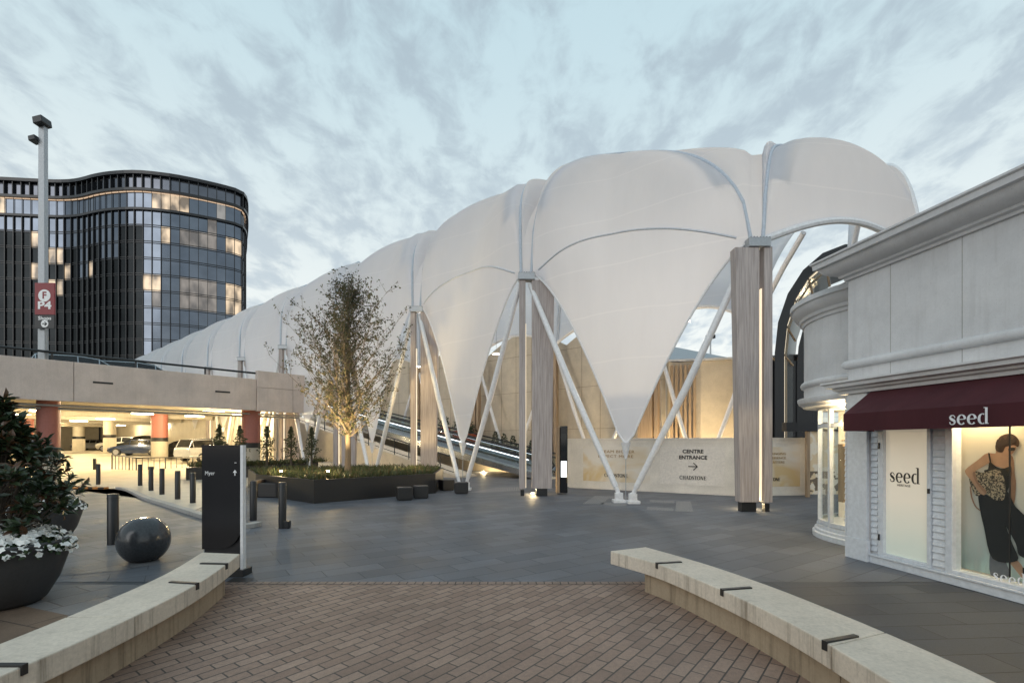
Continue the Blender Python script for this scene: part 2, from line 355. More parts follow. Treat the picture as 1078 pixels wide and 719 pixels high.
def leaf(name, c1, c2, c3=None, rough=.45, trans=.25):
    m = MT(name); g = m.n('ShaderNodeNewGeometry'); r = g.outputs['Random Per Island']
    c = m.mix(r, c1, c2)
    if c3: c = m.mix(m.math('GREATER_THAN', m.math('FRACT', m.math('MULTIPLY', r, 7.3)), .78), c, c3)
    m.color(c); m.set(rough=rough)
    t = m.n('ShaderNodeBsdfTranslucent'); m.link(c, t.inputs[0]); mx = m.n('ShaderNodeMixShader'); mx.inputs[0].default_value = trans
    m.link(m.b.outputs[0], mx.inputs[1]); m.link(t.outputs[0], mx.inputs[2]); m.link(mx.outputs[0], m.t.nodes['Material Output'].inputs[0])
leaf('magnolia_leaf', (.016, .032, .016), (.055, .080, .038), (.10, .05, .024), .28, .08)
leaf('tree_leaf', (.04, .05, .024), (.10, .10, .042), (.12, .09, .035), .45, .35); leaf('shrub_leaf', (.03, .045, .02), (.07, .08, .03), (.09, .10, .05)); leaf('cover_leaf', (.04, .06, .02), (.10, .11, .045), (.12, .09, .04))
leaf('petal', (.84, .84, .81), (.93, .93, .90), None, .6, .15); leaf('bedding_leaf', (.02, .045, .015), (.05, .08, .03)); mottled('bark', (.07, .055, .042), .4, 20, .85); plain('pale_bark', (.15, .115, .08), .85)
leaf('hedge_leaf', (.012, .03, .012), (.035, .06, .022))

# ------------------------------------------------------------------ setting: ground
def sheet(name, poly, z, mat, th=0):
    mb = MB(); n = len(poly)
    mb.add([(p[0], p[1], z) for p in poly], [tuple(range(n))])
    o = mb.build(name, mat); o['kind'] = 'structure'
    if o.data.polygons[0].normal.z < 0: o.data.flip_normals()
    return o
sheet('ground', [(-1500, -1500), (1500, -1500), (1500, 1500), (-1500, 1500)], -.03, 'dark_ground')
YB = 7.04
sheet('plaza_paving', [(-60, YB), (60, YB), (60, 90), (-60, 90)], 0, 'bluestone')
sheet('forecourt_paving', [(-60, -30), (60, -30), (60, YB), (-60, YB)], -.004, 'granite_paver')
def smooth_pts(pts, n=6):                                # catmull-rom through plan points
    out_ = []
    for i in range(len(pts) - 1):
        p0 = V(pts[max(i - 1, 0)]); p1 = V(pts[i]); p2 = V(pts[i + 1]); p3 = V(pts[min(i + 2, len(pts) - 1)])
        for k in range(n):
            t = k / n; out_.append(.5 * ((2 * p1) + (p2 - p0) * t + (2 * p0 - 5 * p1 + 4 * p2 - p3) * t * t + (3 * p1 - p0 - 3 * p2 + p3) * t ** 3))
    out_.append(V(pts[-1])); return out_
# seat edges in plan: left bench (left edge, right edge), right bench (left edge, right edge)
LBl = smooth_pts([(-4.37, 6.9), (-4.06, 5.66), (-3.95, 4.33), (-3.95, 3.2), (-4.08, 2.0), (-4.35, .8), (-4.8, -.5)])
LBr = smooth_pts([(-3.78, 6.80), (-3.60, 6.1), (-3.44, 5.34), (-3.36, 4.36), (-3.38, 3.3), (-3.5, 2.1), (-3.78, .8), (-4.2, -.5)])
RBl = smooth_pts([(1.40, 6.98), (1.85, 6.24), (2.18, 5.2), (2.35, 4.4), (2.43, 3.6), (2.43, 2.4), (2.28, 1.2), (2.0, 0)])
RBr = smooth_pts([(1.98, 7.25), (2.46, 6.24), (2.78, 5.27), (2.95, 4.5), (3.05, 3.9), (3.12, 3.2), (3.1, 2.2), (2.95, 1.1), (2.65, 0)])
brick_poly = [(p.x, p.y) for p in LBl if p.y < YB - .12] + [(p.x, p.y) for p in RBr[::-1] if p.y < YB - .12]
sheet('brick_paving', [(LBl[0].x, YB - .12)] + brick_poly + [(RBr[0].x, YB - .12)], 0, 'clay_brick')
sheet('brick_border', [(-4.4, YB - .12), (2.0, YB - .12), (2.0, YB + .002), (-4.4, YB + .002)], .004, 'brick_soldier')
lp = [p for p in LBl if p.y < 7]
sheet('side_paving', [(-30, 6.9)] + [(lp[0].x, 6.9)] + [(p.x, p.y) for p in lp] + [(-30, -.5)], .002, 'bluestone_road')
sheet('brown_paving', [G(-150, 655)[:2], G(-40, 640)[:2], G(20, 637)[:2], G(72, 648)[:2], (-4.05, 4.0), (-4.3, 3.0), (-9, 3.0)], .006, 'brown_paver')
# road to the left of the kerb, footpath to the right
kerb_px = [(-300, 512), (60, 514), (100, 514.5), (133, 515.5), (156, 525), (183, 533.5), (212, 542.5), (240, 551), (256, 555.5), (267, 553.5)]
kp = smooth_pts([G(*q)[:2] for q in kerb_px], 5)
sheet('road', [(-60, 9)] + [(-60, kp[0].y)] + [(p.x, p.y) for p in kp] + [G(252, 570)[:2], G(215, 585)[:2], G(130, 600)[:2], G(0, 612)[:2]], .004, 'bluestone_road')
mbk = MB()
def strip3d(mb, line, wl, wr, z0, z1):
    rows = []
    for i, p in enumerate(line):
        t = (line[min(i + 1, len(line) - 1)] - line[max(i - 1, 0)]).normalized(); nn = V((-t.y, t.x))
        a = p + nn * wl; b = p - nn * wr
        rows.append([(a.x, a.y, z0), (a.x, a.y, z1), (b.x, b.y, z1), (b.x, b.y, z0), (a.x, a.y, z0)])
    o = len(mb.v); mb.grid(rows)
    mb.add(rows[0][:4], [(0, 1, 2, 3)]); mb.add(rows[-1][:4], [(3, 2, 1, 0)])
strip3d(mbk, kp[14:], .0, .2, 0, .11); o = mbk.build('kerb', 'kerb_concrete', bevel=.012); o['kind'] = 'structure'
# striped rubber edging along the back of the road
mbs = MB(); seg = kp[5:13]
m = MT('hazard_stripe'); cc = m.coord('World'); sp = m.n('ShaderNodeSeparateXYZ'); m.link(cc, sp.inputs[0])
m.color(m.mix(m.math('LESS_THAN', m.math('FRACT', m.math('DIVIDE', sp.outputs[0], .5)), .5), (.02, .02, .02), (.55, .22, .05))); m.set(rough=.7)
strip3d(mbs, seg, .0, .25, 0, .09); tag(mbs.build('wheel_stop', 'hazard_stripe', bevel=.02), 'long low black and orange striped wheel stop across the road edge', 'wheel stop')
# raised pale floor of the car park (ramps up under the deck)
def cz(d): return .012 + 1.0 * max(0, min(1, (d - 24) / 22)) ** 1.0
DV = V((.646, .763)).normalized(); DN = V((-DV.y, DV.x))     # along the deck edge, into the car park
D0 = V((-21.6, 20.6)); D1 = V((-14.9, 28.5))
rows = []
for j in range(13):
    y0 = 21.2 + j * 6
    rows.append([(x, y0, cz(y0)) for x in [-120 + k * 6 for k in range(19)]])
o = MB().grid(rows).build('car_park_floor', 'car_park_concrete'); o['kind'] = 'structure'
sheet('footpath', [(p.x + .12, p.y + .12) for p in kp[:28]] + [G(205, 537)[:2], G(262, 512)[:2], (-14, 21.3), (-60, 21.3)], .008, 'car_park_concrete')

# ------------------------------------------------------------------ the fabric canopy
canopy = thing('fabric_canopy', 'long white membrane canopy on timber posts over the travelators and plaza', 'canopy')
LD = V((-.755, .655, 0)); LP = V((.655, .755, 0))
Fr = [V((13.0, 15.6, 0)), V((7.15, 14.3, 0)), V((.55, 18.5, 0)), V((-4.55, 23.4, 0)), V((-9.9, 28.0, 0)), V((-15.2, 32.6, 0))]
for i in range(7): Fr.append(Fr[-1] + V((-5.3, 4.6, 0)))
Bk = [V((15.4, 22.5, 0)), V((12.1, 24.1, 0))] + [Fr[i] + LP * 11.2 for i in range(2, len(Fr))]
ZF = [7.9, 7.9, 8.35] + [8.45] * 20
ZB = [7.9, 7.9, 8.3] + [8.45] * 20
def top_l(i):                                             # attachment for the bay to the left of column i
    return Fr[i] + V((-.16 if i == 1 else -.18, 0, ZF[i]))
def top_r(i):
    return Fr[i] + V((.16 if i == 1 else .2, 0, ZF[i]))
def bk_l(i): return Bk[i] + LD * .2 + V((0, 0, ZB[i]))
def bk_r(i): return Bk[i] - LD * .2 + V((0, 0, ZB[i]))
RISE, HS, PW = 5.45, 4.8, 2.3
def ee(t, p=2.55): return max(0, 1 - abs(2 * t - 1) ** p) ** (1 / p)
NB = len(Fr) - 1
funnel_tip = {}
def hs_col(i): return {0: 4.6, 1: 4.3, 2: 4.75, 3: 4.55}.get(i, 4.1)
def b_far(b): return 1 if b >= 4 else 0
def front_face(bay, A, pl, pr, nrm):
    """membrane below the front arch: a funnel to a point for the long side, a low edge arch for the end bay"""
    if bay == 0:
        edge = [pl.lerp(pr, k / 48) + V((0, 0, .75 * math.sin(math.pi * k / 48))) + nrm * .25 * math.sin(math.pi * k / 48) for k in range(49)]
    else:
        tip = (pl + pr) / 2 + nrm * .15; tip.z = 1.95 if b_far(bay) < 1 else 3.2; funnel_tip[bay] = tip
        edge = []
        for k in range(49):
            t = k / 48; a = pl if t <= .5 else pr; tau = min(t, 1 - t) * 2
            fx = tau ** .92; dz = fx ** (1.45 if bay < 4 else .62)
            half = .13 * fx
            q = a.lerp(tip, fx); q.z = a.z + (tip.z - a.z) * dz
            q += (pl - pr).normalized() * (half if t <= .5 else -half) * (1 if abs(t - .5) > 1e-6 else 0)
            edge.append(q)
    rows = []
    for q in range(21):
        s = q / 20; row = []
        for k in range(49):
            t = k / 48; env = math.sin(math.pi * t)
            p = A[k].lerp(edge[k], s); p.z += (.38 if bay else .0) * math.sin(math.pi * min(1, s * 1.9)) * env
            bul = (1.9 if bay else 1.7) * math.sin(math.pi * min(1, s ** .72)) ** .8 * env ** .9 * (1 - .5 * s)
            row.append(p + nrm * bul)
        rows.append(row)
    return rows, edge
for b in range(NB):                                        # bay b lies between column b (right) and b+1 (left)
    pl, pr = top_r(b + 1), top_l(b)
    if b == 0: pl, pr = top_r(1), Fr[0] + V((0, 0, ZF[0]))
    ql, qr = bk_r(b + 1), bk_l(b)
    if b == 0: qr = Bk[0] + V((0, 0, ZB[0]))
    along = (pr - pl); along.z = 0; nrm = V((along.y, -along.x, 0)).normalized()       # outward (towards the camera)
    inw = ((ql + qr) / 2 - (pl + pr) / 2); inw.z = 0; wid = inw.length; inw.normalize()
    lean, rise_b, pw_b, lp_b, skew = {0: (2.6, 4.55, 1.95, 2.5, 0), 1: (2.4, 5.0, 1.95, 3.3, -.9), 2: (3.0, 5.4, 2.15, 3.5, .5)}.get(b, (3.1, 5.4, 2.1, 3.2, .25))
    ald = along.normalized()
    if b == 0: inw = V((.05, .9987, 0))
    HSt = [hs_col(b + 1) + (hs_col(b) - hs_col(b + 1)) * k / 48 for k in range(49)]; PWt = [PW - (.55 * k / 48 if b == 0 else 0) for k in range(49)]
    A = [pl.lerp(pr, k / 48) + inw * lean * ee(k / 48, pw_b) ** lp_b + ald * skew * ee(k / 48, pw_b) ** 2 + V((0, 0, rise_b * ee(k / 48, pw_b) * (1 + (.15 if b == 1 else .04) * (1 - k / 24)))) for k in range(49)]
    A2 = [ql.lerp(qr, k / 48) - inw * lean * ee(k / 48, pw_b) ** lp_b + ald * skew * ee(k / 48, pw_b) ** 2 + V((0, 0, rise_b * ee(k / 48, pw_b))) for k in range(49)]
    rows = []
    for q in range(25):
        s = .5 - .5 * math.cos(math.pi * q / 24)
        prof = [max(0, 1 - abs(2 * s - 1) ** q_) ** (1 / q_) for q_ in PWt]
        rows.append([A[k].lerp(A2[k], s) + V((0, 0, HSt[k] * (1 - ee(k / 48, pw_b)) * prof[k] - .2 * math.sin(math.pi * s) * ee(k / 48, pw_b))) for k in range(49)])
    f_rows, edge = front_face(b, A, pl, pr, nrm)
    mb = MB(); mb.grid(rows); mb.grid(f_rows[::-1])
    # back face: from the back arch down to a low edge arch
    rise = 3.4 if b == 0 else 1.0
    e2 = [ql.lerp(qr, k / 48) + V((0, 0, rise * math.sin(math.pi * k / 48) ** .8)) for k in range(49)]
    br = []
    for q in range(11):
        s = q / 10; br.append([A2[k].lerp(e2[k], s) - nrm * .9 * math.sin(math.pi * s) * math.sin(math.pi * k / 48) for k in range(49)])
    if b: mb.grid(br)
    # fabric strip over the column between this bay and the next
    if b + 1 < NB:
        nl, nq = top_l(b + 1), bk_l(b + 1); r1 = []; r0 = []
        for q in range(25):
            s = .5 - .5 * math.cos(math.pi * q / 24); prof = max(0, 1 - abs(2 * s - 1) ** PW) ** (1 / PW)
            r1.append(pl.lerp(ql, s) + V((0, 0, hs_col(b + 1) * prof))); r0.append(nl.lerp(nq, s) + V((0, 0, hs_col(b + 1) * prof)))
        mb.grid([r0, r1])
    mb.build('membrane', 'membrane', canopy, smooth=True, ang=60)
    ar = MB(); ar.tube([p + nrm * .04 + V((0, 0, .03)) for p in A], .055, 8); ar.build('arch_rib', 'blue_steel', canopy, smooth=True)
    if b < 5:
        bc = (pl + pr) / 2; f1 = [p.lerp(bc, .035) - nrm * .12 for p in A[2:-2]]; f2 = [p.lerp(bc, .20) - nrm * .05 for p in A[2:-2]]
        MB().grid([f1, f2]).build('inner_arch', 'white_steel', canopy, smooth=True)
    if b < 6:
        if b: ar = MB(); ar.tube(A2, .10, 8); ar.build('arch_rib', 'blue_steel', canopy, smooth=True)
        ar = MB(); ar.tube(e2 if b else [ql, P(806, 318, 23), P(824, 283, 21), P(846, 245, 19.5)], .11, 8); ar.build('edge_tube', 'white_steel', canopy, smooth=True)
        if b == 0:
            ar = MB(); ar.tube(edge, .10, 8); ar.build('edge_tube', 'white_steel', canopy, smooth=True)
            T0 = [pr.lerp(qr, q / 32) + V((0, 0, 4.6 * max(0, 1 - abs(2 * q / 32 - 1) ** 1.75) ** (1 / 1.75))) for q in range(33)]
            ar = MB(); ar.tube(T0, .11, 8); ar.build('arch_rib', 'white_steel', canopy, smooth=True)
        elif b < 3:
            lo = []
            for k in range(49):                               # low arch tube showing on the fabric between the post tops
                t = k / 48
                zt = pl.z + (pr.z - pl.z) * t + .95 * math.sin(math.pi * t)
                colk = [f_rows[q][k] for q in range(21)]; best = colk[0]
                for c0, c1 in zip(colk, colk[1:]):
                    if (c0.z - zt) * (c1.z - zt) <= 0 and abs(c0.z - c1.z) > 1e-5: best = c0.lerp(c1, (c0.z - zt) / (c0.z - c1.z)); break
                else: best = min(colk, key=lambda p: abs(p.z - zt))
                lo.append(best + nrm * .0)
            ar = MB(); ar.tube(lo[2:-2], .035, 6); ar.build('tie_arch', 'tie_grey', canopy, smooth=True)
        # edge cables
            for rng_ in (range(0, 25), range(24, 49)):
                ar = MB(); ar.tube([edge[k] for k in rng_], .035, 6); ar.build('edge_cable', 'white_steel', canopy)
def post(i, attach, left):
    """timber blade column beside a slim steel post, with a glowing strip between"""
    p = Fr[i]; zt = ZF[i] - .25; s = -1 if left else 1
    c1 = MB(); x0, x1 = (-.20, .36) if left else (.0, .74)
    t0, t1 = (-.20, .50) if left else (.0, .84); gx = .27 if left else .16
    y0, y1 = -.17, .17
    mb = MB()
    b4 = [V((p.x + s * (.2 + a), p.y + y, .28)) for a, y in ((x0, y0), (x1, y0), (x1, y1), (x0, y1))]
    t4 = [V((p.x + s * (.2 + a), p.y + y, zt)) for a, y in ((t0, y0), (t1, y0), (t1, y1), (t0, y1))]
    if s < 0: b4 = b4[::-1]; t4 = t4[::-1]
    mb.hexa(b4, t4); tc_ = mb.build('timber_column', 'grey_timber', canopy, bevel=.015)
    pb = MB(); pb.box((p.x + s * (.2 + (x0 + x1) / 2), p.y, .13), (.42, .24, .30)); pb.build('plinth', 'black_metal', tc_)
    sl = MB(); sl.box((p.x - s * gx, p.y, (zt + .25) / 2 + .02), (.24, .30, zt - .25)); sp_ = sl.build('slim_post', 'grey_timber', canopy, bevel=.012)
    pb = MB(); pb.box((p.x - s * gx, p.y, .11), (.14, .16, .24)); pb.build('plinth', 'black_metal', sp_)
    st = MB(); st.box((p.x - s * (gx - .135), p.y + .06, 3.4), (.02, .14, 6.2)); st.build('light_strip', 'led_warm', sp_)
    br = MB(); br.box((p.x + .0, p.y - .02, zt + .14), (.62, .40, .26))
    for q in range(-3, 4): br.tube([(p.x + q * .09, p.y - .24, zt + .27), (p.x + q * .09, p.y - .20, zt + .27)], .022, 6)
    br.build('head_bracket', 'galvanised', canopy, bevel=.03)
for i in range(1, 8): post(i, None, i == 1)
def strut(foot, top, name='strut', r=.105, par=canopy):
    foot = V(foot); top = V(top); d = (top - foot).normalized()
    a = foot + V((0, 0, .28)); mb = MB()
    mb.tube([a, a + d * .25, a + d * .27, foot.lerp(top, .5), top - d * .3, top], [.07, .075, r * .92, r * 1.08, r * .9, .07], 12)
    s = mb.build(name, 'white_steel', par, smooth=True)
    f = MB(); f.box(foot + V((0, 0, .05)), (.40, .40, .10)); f.box(foot + V((0, 0, .2)), (.26, .16, .26)); f.tube([foot + V((0, -.12, .26)), foot + V((0, .12, .26))], .10, 10)
    f.build('strut_foot', 'white_steel', s, bevel=.012)
for b in range(1, 7):
    tip = funnel_tip[b]; ft = V((tip.x, tip.y, 0))
    al = (Fr[b] - Fr[b + 1]).normalized() * .3
    strut(ft - al * .8, Fr[b + 1] + V((.12, .0, ZF[b + 1] - .35))); strut(ft + al * .8, Fr[b] + V((-.25, 0, ZF[b] - .35)))
    mb = MB(); mb.lathe([(.0, -.50), (.045, -.48), (.15, 0), (.17, .06), (.0, .06)], tip, 16); c = mb.build('funnel_tip', 'white_steel', canopy, smooth=True)
    mb = MB(); mb.tube([tip - V((0, 0, .45)), ft], .012, 6); mb.lathe([(0, .05), (.06, .05), (.06, 0)], ft, 10); mb.build('tie_cable', 'galvanised', c)
for i in range(1, 8):                                      # back row columns
    p = Bk[i]; mb = MB(); mb.box(p + LD * .55 + V((0, 0, ZB[i] / 2)), (.85, .34, ZB[i] - .1), math.atan2(LD.y, LD.x)); mb.box(p - LD * .1 + V((0, 0, ZB[i] / 2)), (.22, .3, ZB[i] - .12), math.atan2(LD.y, LD.x))
    mb.build('timber_column', 'warm_timber', canopy, bevel=.015)
for b in range(1, 6):
    md = (Bk[b] + Bk[b + 1]) / 2 - LP * .4; al = (Bk[b] - Bk[b + 1]).normalized() * .18
    strut(md - al, Bk[b + 1] + V((0, 0, ZB[b + 1] - .3)), r=.11); strut(md + al, Bk[b] + V((0, 0, ZB[b] - .3)), r=.11)

# ------------------------------------------------------------------ walls behind the canopy
hall = thing('panelled_wall', 'tall beige panelled wall with arched tops behind the canopy posts', 'wall')
WO = LP * 1.1
for b in range(2, 8):
    a = Bk[b] + WO; c = Bk[b + 1] + WO; mb = MB(); n = 16
    topz = [ZB[b] + .1 + 1.25 * math.sin(math.pi * k / n) for k in range(n + 1)]
    fr_ = [a.lerp(c, k / n) for k in range(n + 1)]
    th = LP * .3
    mb.grid([[(p.x, p.y, 0) for p in fr_], [(p.x, p.y, z) for p, z in zip(fr_, topz)], [(p.x + th.x, p.y + th.y, z) for p, z in zip(fr_, topz)], [(p.x + th.x, p.y + th.y, 0) for p in fr_]])
    wl_ = mb.build('wall_bay', 'beige_panel', hall)
    jm = MB(); ang = math.atan2((c - a).y, (c - a).x)
    for k in range(1, 5):
        p = a.lerp(c, k / 5) - LP * .004; z1 = ZB[b] + .05 + 1.25 * math.sin(math.pi * k / 5); jm.box((p.x, p.y, z1 / 2), (.025, .02, z1), ang)
    for z in (2.9, 5.6, 8.2):
        p = a.lerp(c, .5) - LP * .004; jm.box((p.x, p.y, z), ((c - a).length, .018, .025), ang)
    jm.build('panel_joint', 'bench_plinth', wl_)
low = thing('low_wall', 'plain tan rendered wall under open sky behind the entrance hoarding', 'wall')
q0 = Bk[2] + LP * 1.3 - LD * .2; q1 = V((15.5, 26.0, 0)); mb = MB()
mb.hexa([q0, q1, q1 + V((0, .4, 0)), q0 + V((0, .4, 0))], [x + V((0, 0, 6.55)) for x in (q0, q1, q1 + V((0, .4, 0)), q0 + V((0, .4, 0)))]); mb.build('wall', 'beige_panel', low)
ang = math.atan2((q1 - q0).y, (q1 - q0).x); mb = MB(); mb.box(((q0 + q1) / 2) + V((0, .15, 6.63)), ((q1 - q0).length, .6, .12), ang); mb.build('coping', 'render_white', low)
mb = MB()
for k in range(6): mb.box(q0.lerp(q1, .02 + k * .035) + V((0, -.16, 3.2)), (.14, .2, 6.3), ang)
mb.build('timber_batten', 'warm_timber', low)
far = thing('far_building', 'low grey roofed building showing above the tan wall', 'building')
mb = MB(); mb.box((19.5, 50, 4.5), (13, 10, 9)); mb.build('wall', 'render_white', far)
mb = MB(); mb.prism([(12.5, 44.5), (26.5, 44.5), (26.5, 55.5), (12.5, 55.5)], 9.0, 9.2); mb.add([(12.5, 44.5, 9.2), (26.5, 44.5, 9.2), (26.5, 55.5, 9.2), (12.5, 55.5, 9.2), (14.5, 50, 12.2), (24.5, 49.5, 10.1)], [(0, 1, 5, 4), (1, 2, 5), (2, 3, 4, 5), (3, 0, 4)]); mb.build('roof', 'galvanised', far)
pl_ = P(748, 380, 52); mb = MB(); mb.tube([(pl_.x, pl_.y, 0), (pl_.x, pl_.y, P(748, 356, 52).z)], [.12, .08], 8); fl = thing('flood_light_mast', 'thin distant light mast rising above the tan wall', 'light mast'); mb.build('mast', 'galvanised', fl)
mb = MB(); mb.box((pl_.x, pl_.y, P(748, 354.5, 52).z), (.9, .4, .35)); mb.build('lamp_head', 'black_metal', fl)

# ------------------------------------------------------------------ entrance hoarding
hd = thing('entrance_hoarding', 'low cream construction hoarding with gold and black entrance posters', 'hoarding')
h0, h1, h2 = G(601, 513.2), G(776, 522), G(851, 521)
HH = 2.19
def wall_seg(mb, a, b, z0, z1, th):
    d = (b - a).normalized(); n = V((-d.y, d.x, 0)) * th
    mb.hexa([V((a.x, a.y, z0)), V((b.x, b.y, z0)), V((b.x + n.x, b.y + n.y, z0)), V((a.x + n.x, a.y + n.y, z0))], [V((a.x, a.y, z1)), V((b.x, b.y, z1)), V((b.x + n.x, b.y + n.y, z1)), V((a.x + n.x, a.y + n.y, z1))])
for a, b, s in ((h0, h1, 0), (h1, h2, 1), (h0 + V((-.25, 2.2, 0)), h0, 2)):
    mb = MB(); wall_seg(mb, a, b, .1, HH - .06, .12); pn = mb.build('hoarding_panel', 'hoarding_paint', hd)
    mb = MB(); d = (b - a).normalized(); n = V((d.y, -d.x, 0)) * .03
    wall_seg(mb, a + n, b + n, HH - .06, HH, .18); wall_seg(mb, a + n, b + n, .0, .1, .18); wall_seg(mb, a + n * .5, b + n * .5, HH - .2, HH - .19, .02)
    mb.build('trim_rail', 'hoarding_paint', pn)
def on_seg(a, b, u, z, off=.0):
    d = (b - a); k = (u - CU) / F; t = (k * a.y - a.x) / (d.x - k * d.y); p = a + d * t; n = V((d.y, -d.x, 0)).normalized(); return V((p.x, p.y, z)) + n * off
def poster(a, b, u0, u1, mat, z0=.34, z1=1.84):
    p, q = on_seg(a, b, u0, 0, .012), on_seg(a, b, u1, 0, .012); mb = MB(); wall_seg(mb, p, q, z0, z1, .01)
    return mb.build('poster', mat, hd)
m = MT('poster_gold'); co = m.coord('World'); f = m.noise(co, .55, 3, .5, 1.2); m.color(m.mix(m.rng(f, .42, .62), (.78, .73, .65), (.66, .50, .27))); m.set(rough=.4)
plain('poster_cream', (.78, .73, .66), .4)
def dirx(a, b): return (b - a).normalized()
X1 = dirx(h0, h1); X2 = dirx(h1, h2); UP = V((0, 0, 1))
p1 = poster(h0, h1, 614, 684.5, 'poster_gold')
text('lettering', 'DREAM BIGGER', on_seg(h0, h1, 648, 1.62, .026), X1, UP, .17, 'ink_gold', p1, width=1.62, space=1.1); text('lettering', 'EXPECT MORE', on_seg(h0, h1, 648, 1.42, .026), X1, UP, .17, 'ink_gold', p1, width=1.52, space=1.1)
serif('lettering', 'CHADSTONE', on_seg(h0, h1, 648.5, .62, .026), X1, UP, 1.02, .14, 'ink_black', p1, bold=1.5)
p2 = poster(h0, h1, 695, 763, 'poster_cream')
text('lettering', 'CENTRE', on_seg(h0, h1, 729.5, 1.655, .026), X1, UP, .2, 'ink_black', p2, offset=.006, width=.78); text('lettering', 'ENTRANCE', on_seg(h0, h1, 729.5, 1.42, .026), X1, UP, .2, 'ink_black', p2, offset=.006, width=1.05)
serif('lettering', 'CHADSTONE', on_seg(h0, h1, 729.5, .63, .026), X1, UP, 1.0, .15, 'ink_black', p2, bold=1.5)
mb = MB(); c = on_seg(h0, h1, 729.5, 1.07, .024); mb.tube([c - X1 * .17, c + X1 * .16], .018, 6); mb.tube([c + X1 * .02 + UP * .14, c + X1 * .17, c + X1 * .02 - UP * .14], .018, 6); mb.build('arrow', 'ink_black', p2)
p3 = poster(h1, h2, 783, 842, 'poster_gold')
for i, tx in enumerate(("WE'RE BRINGING", 'THE EXPERIENCE', 'THAT MATTERS')): text('lettering', tx, on_seg(h1, h2, 812.5, 1.58 - .16 * i, .026), X2, UP, .125, 'ink_gold', p3, width=1.12 if i < 2 else 1.0)
serif('lettering', 'CHADSTONE', on_seg(h1, h2, 810, .62, .026), X2, UP, .84, .13, 'ink_black', p3, bold=1.5)

# directory totem beside the second post
kp_ = G(590, 520); di = thing('directory_kiosk', 'tall black touch screen directory with timber side by the post', 'kiosk', kp_)
def ch(mb, name, mat, par, **k):
    return mb.build(name, mat, par, **k)
mb = MB(); mb.box((.12, .1, 1.35), (.30, .42, 2.6)); ch(mb, 'cabinet', 'black_gloss', di, bevel=.03)
mb = MB(); mb.box((-.10, .1, 1.33), (.12, .44, 2.56)); ch(mb, 'side_panel', 'warm_timber', di, bevel=.02)
mb = MB(); mb.box((.12, -.115, .98), (.22, .012, .62)); ch(mb, 'screen', 'screen_white', di)
mb = MB(); mb.box((.12, -.115, 2.0), (.22, .012, .7)); ch(mb, 'map_panel', 'car_glass', di)

# ------------------------------------------------------------------ glass tower
tower = thing('glass_tower', 'curved dark glass tower with lit windows and finned top floor', 'building')
ctrl = [(252, 150), (257, 132), (258, 121), (255.5, 116), (249, 114), (238, 112.6), (222, 111), (205, 109.5), (180, 107.7), (147, 106.4), (120, 106.8), (102, 107.9), (90, 109.2), (78, 110), (62, 110.2), (45, 109.9), (0, 109), (-100, 107), (-250, 104)]
path = smooth_pts([((u - CU) / F * d, d) for u, d in ctrl], 8)
tz = H + (CV - 180) * 106 / F - .7
FLH = tz / 13.2
# resample at panel width
PWD = 1.75; res = [path[0]]; acc = 0
for a, b in zip(path, path[1:]):
    L0 = (b - a).length; t = PWD - acc
    while t <= L0: res.append(a.lerp(b, t / L0)); t += PWD
    acc = (acc + L0) % PWD
def tower_glass(name, c, rough=.08):
    m = MT(name); co = m.coord('World'); a = m.noise(co, .25, 2); m.color(m.mix(m.rng(a, .3, .7), tuple(x * .75 for x in c), c)); m.set(metal=1., rough=rough); return m.m
tower_glass('tower_glass', (.155, .18, .22), .1); tower_glass('tower_glass_reflection', (.022, .025, .027), .25); tower_glass('tower_glass_crown', (.14, .15, .175), .12)  # near-black glass paints in the stepped reflection of a dark building
emis('soffit_glow', (1, .66, .40), .55)
def lit_window(name, c, lo, hi):
    m = MT(name); co = m.coord('World', 0, (1, 1, .5)); a = m.noise(co, .55, 2, .4); m.set(color=(.08, .08, .09), rough=.1, emit=c); m.link(m.rng(a, .38, .62, lo, hi), m.b.inputs['Emission Strength'])
lit_window('window_lit', (1, .76, .50), .15, .85); lit_window('window_dim', (.80, .70, .60), .10, .28); lit_window('window_cool', (.85, .82, .76), .12, .30)
lit_rect = [(163, 206, 196, 215, 3), (188, 231, 238, 260, 4), (166, 176, 238, 254, 3), (240, 254, 253, 272, 3), (155, 173, 286, 303, 3), (188, 231, 288, 306, 4), (188, 231, 309, 322, 4), (240, 252, 298, 330, 3), (163, 172, 305, 330, 4), (155, 175, 350, 366, 3),
            (29, 42, 246, 259, 3), (29, 41, 276, 292, 3), (54, 66, 262, 272, 3), (66, 78, 276, 290, 3), (54, 64, 292, 305, 3), (95, 101, 280, 290, 3), (72, 78, 320, 332, 3), (0, 3, 205, 222, 3), (210, 240, 222, 236, 2)]
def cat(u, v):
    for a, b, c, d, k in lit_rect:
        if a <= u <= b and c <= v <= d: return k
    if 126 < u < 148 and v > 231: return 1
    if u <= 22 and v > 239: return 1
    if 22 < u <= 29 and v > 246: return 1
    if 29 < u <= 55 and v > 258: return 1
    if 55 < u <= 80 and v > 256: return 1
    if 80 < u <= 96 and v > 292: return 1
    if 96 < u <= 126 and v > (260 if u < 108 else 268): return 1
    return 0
gm = MB(); z_crown = tz - 3.0; z_top2 = z_crown - 4.3
fins = MB(); bands = MB()
levels = [z_top2 - 3.55 * k for k in range(0, 18)]
levels = [z for z in levels if z > -1]
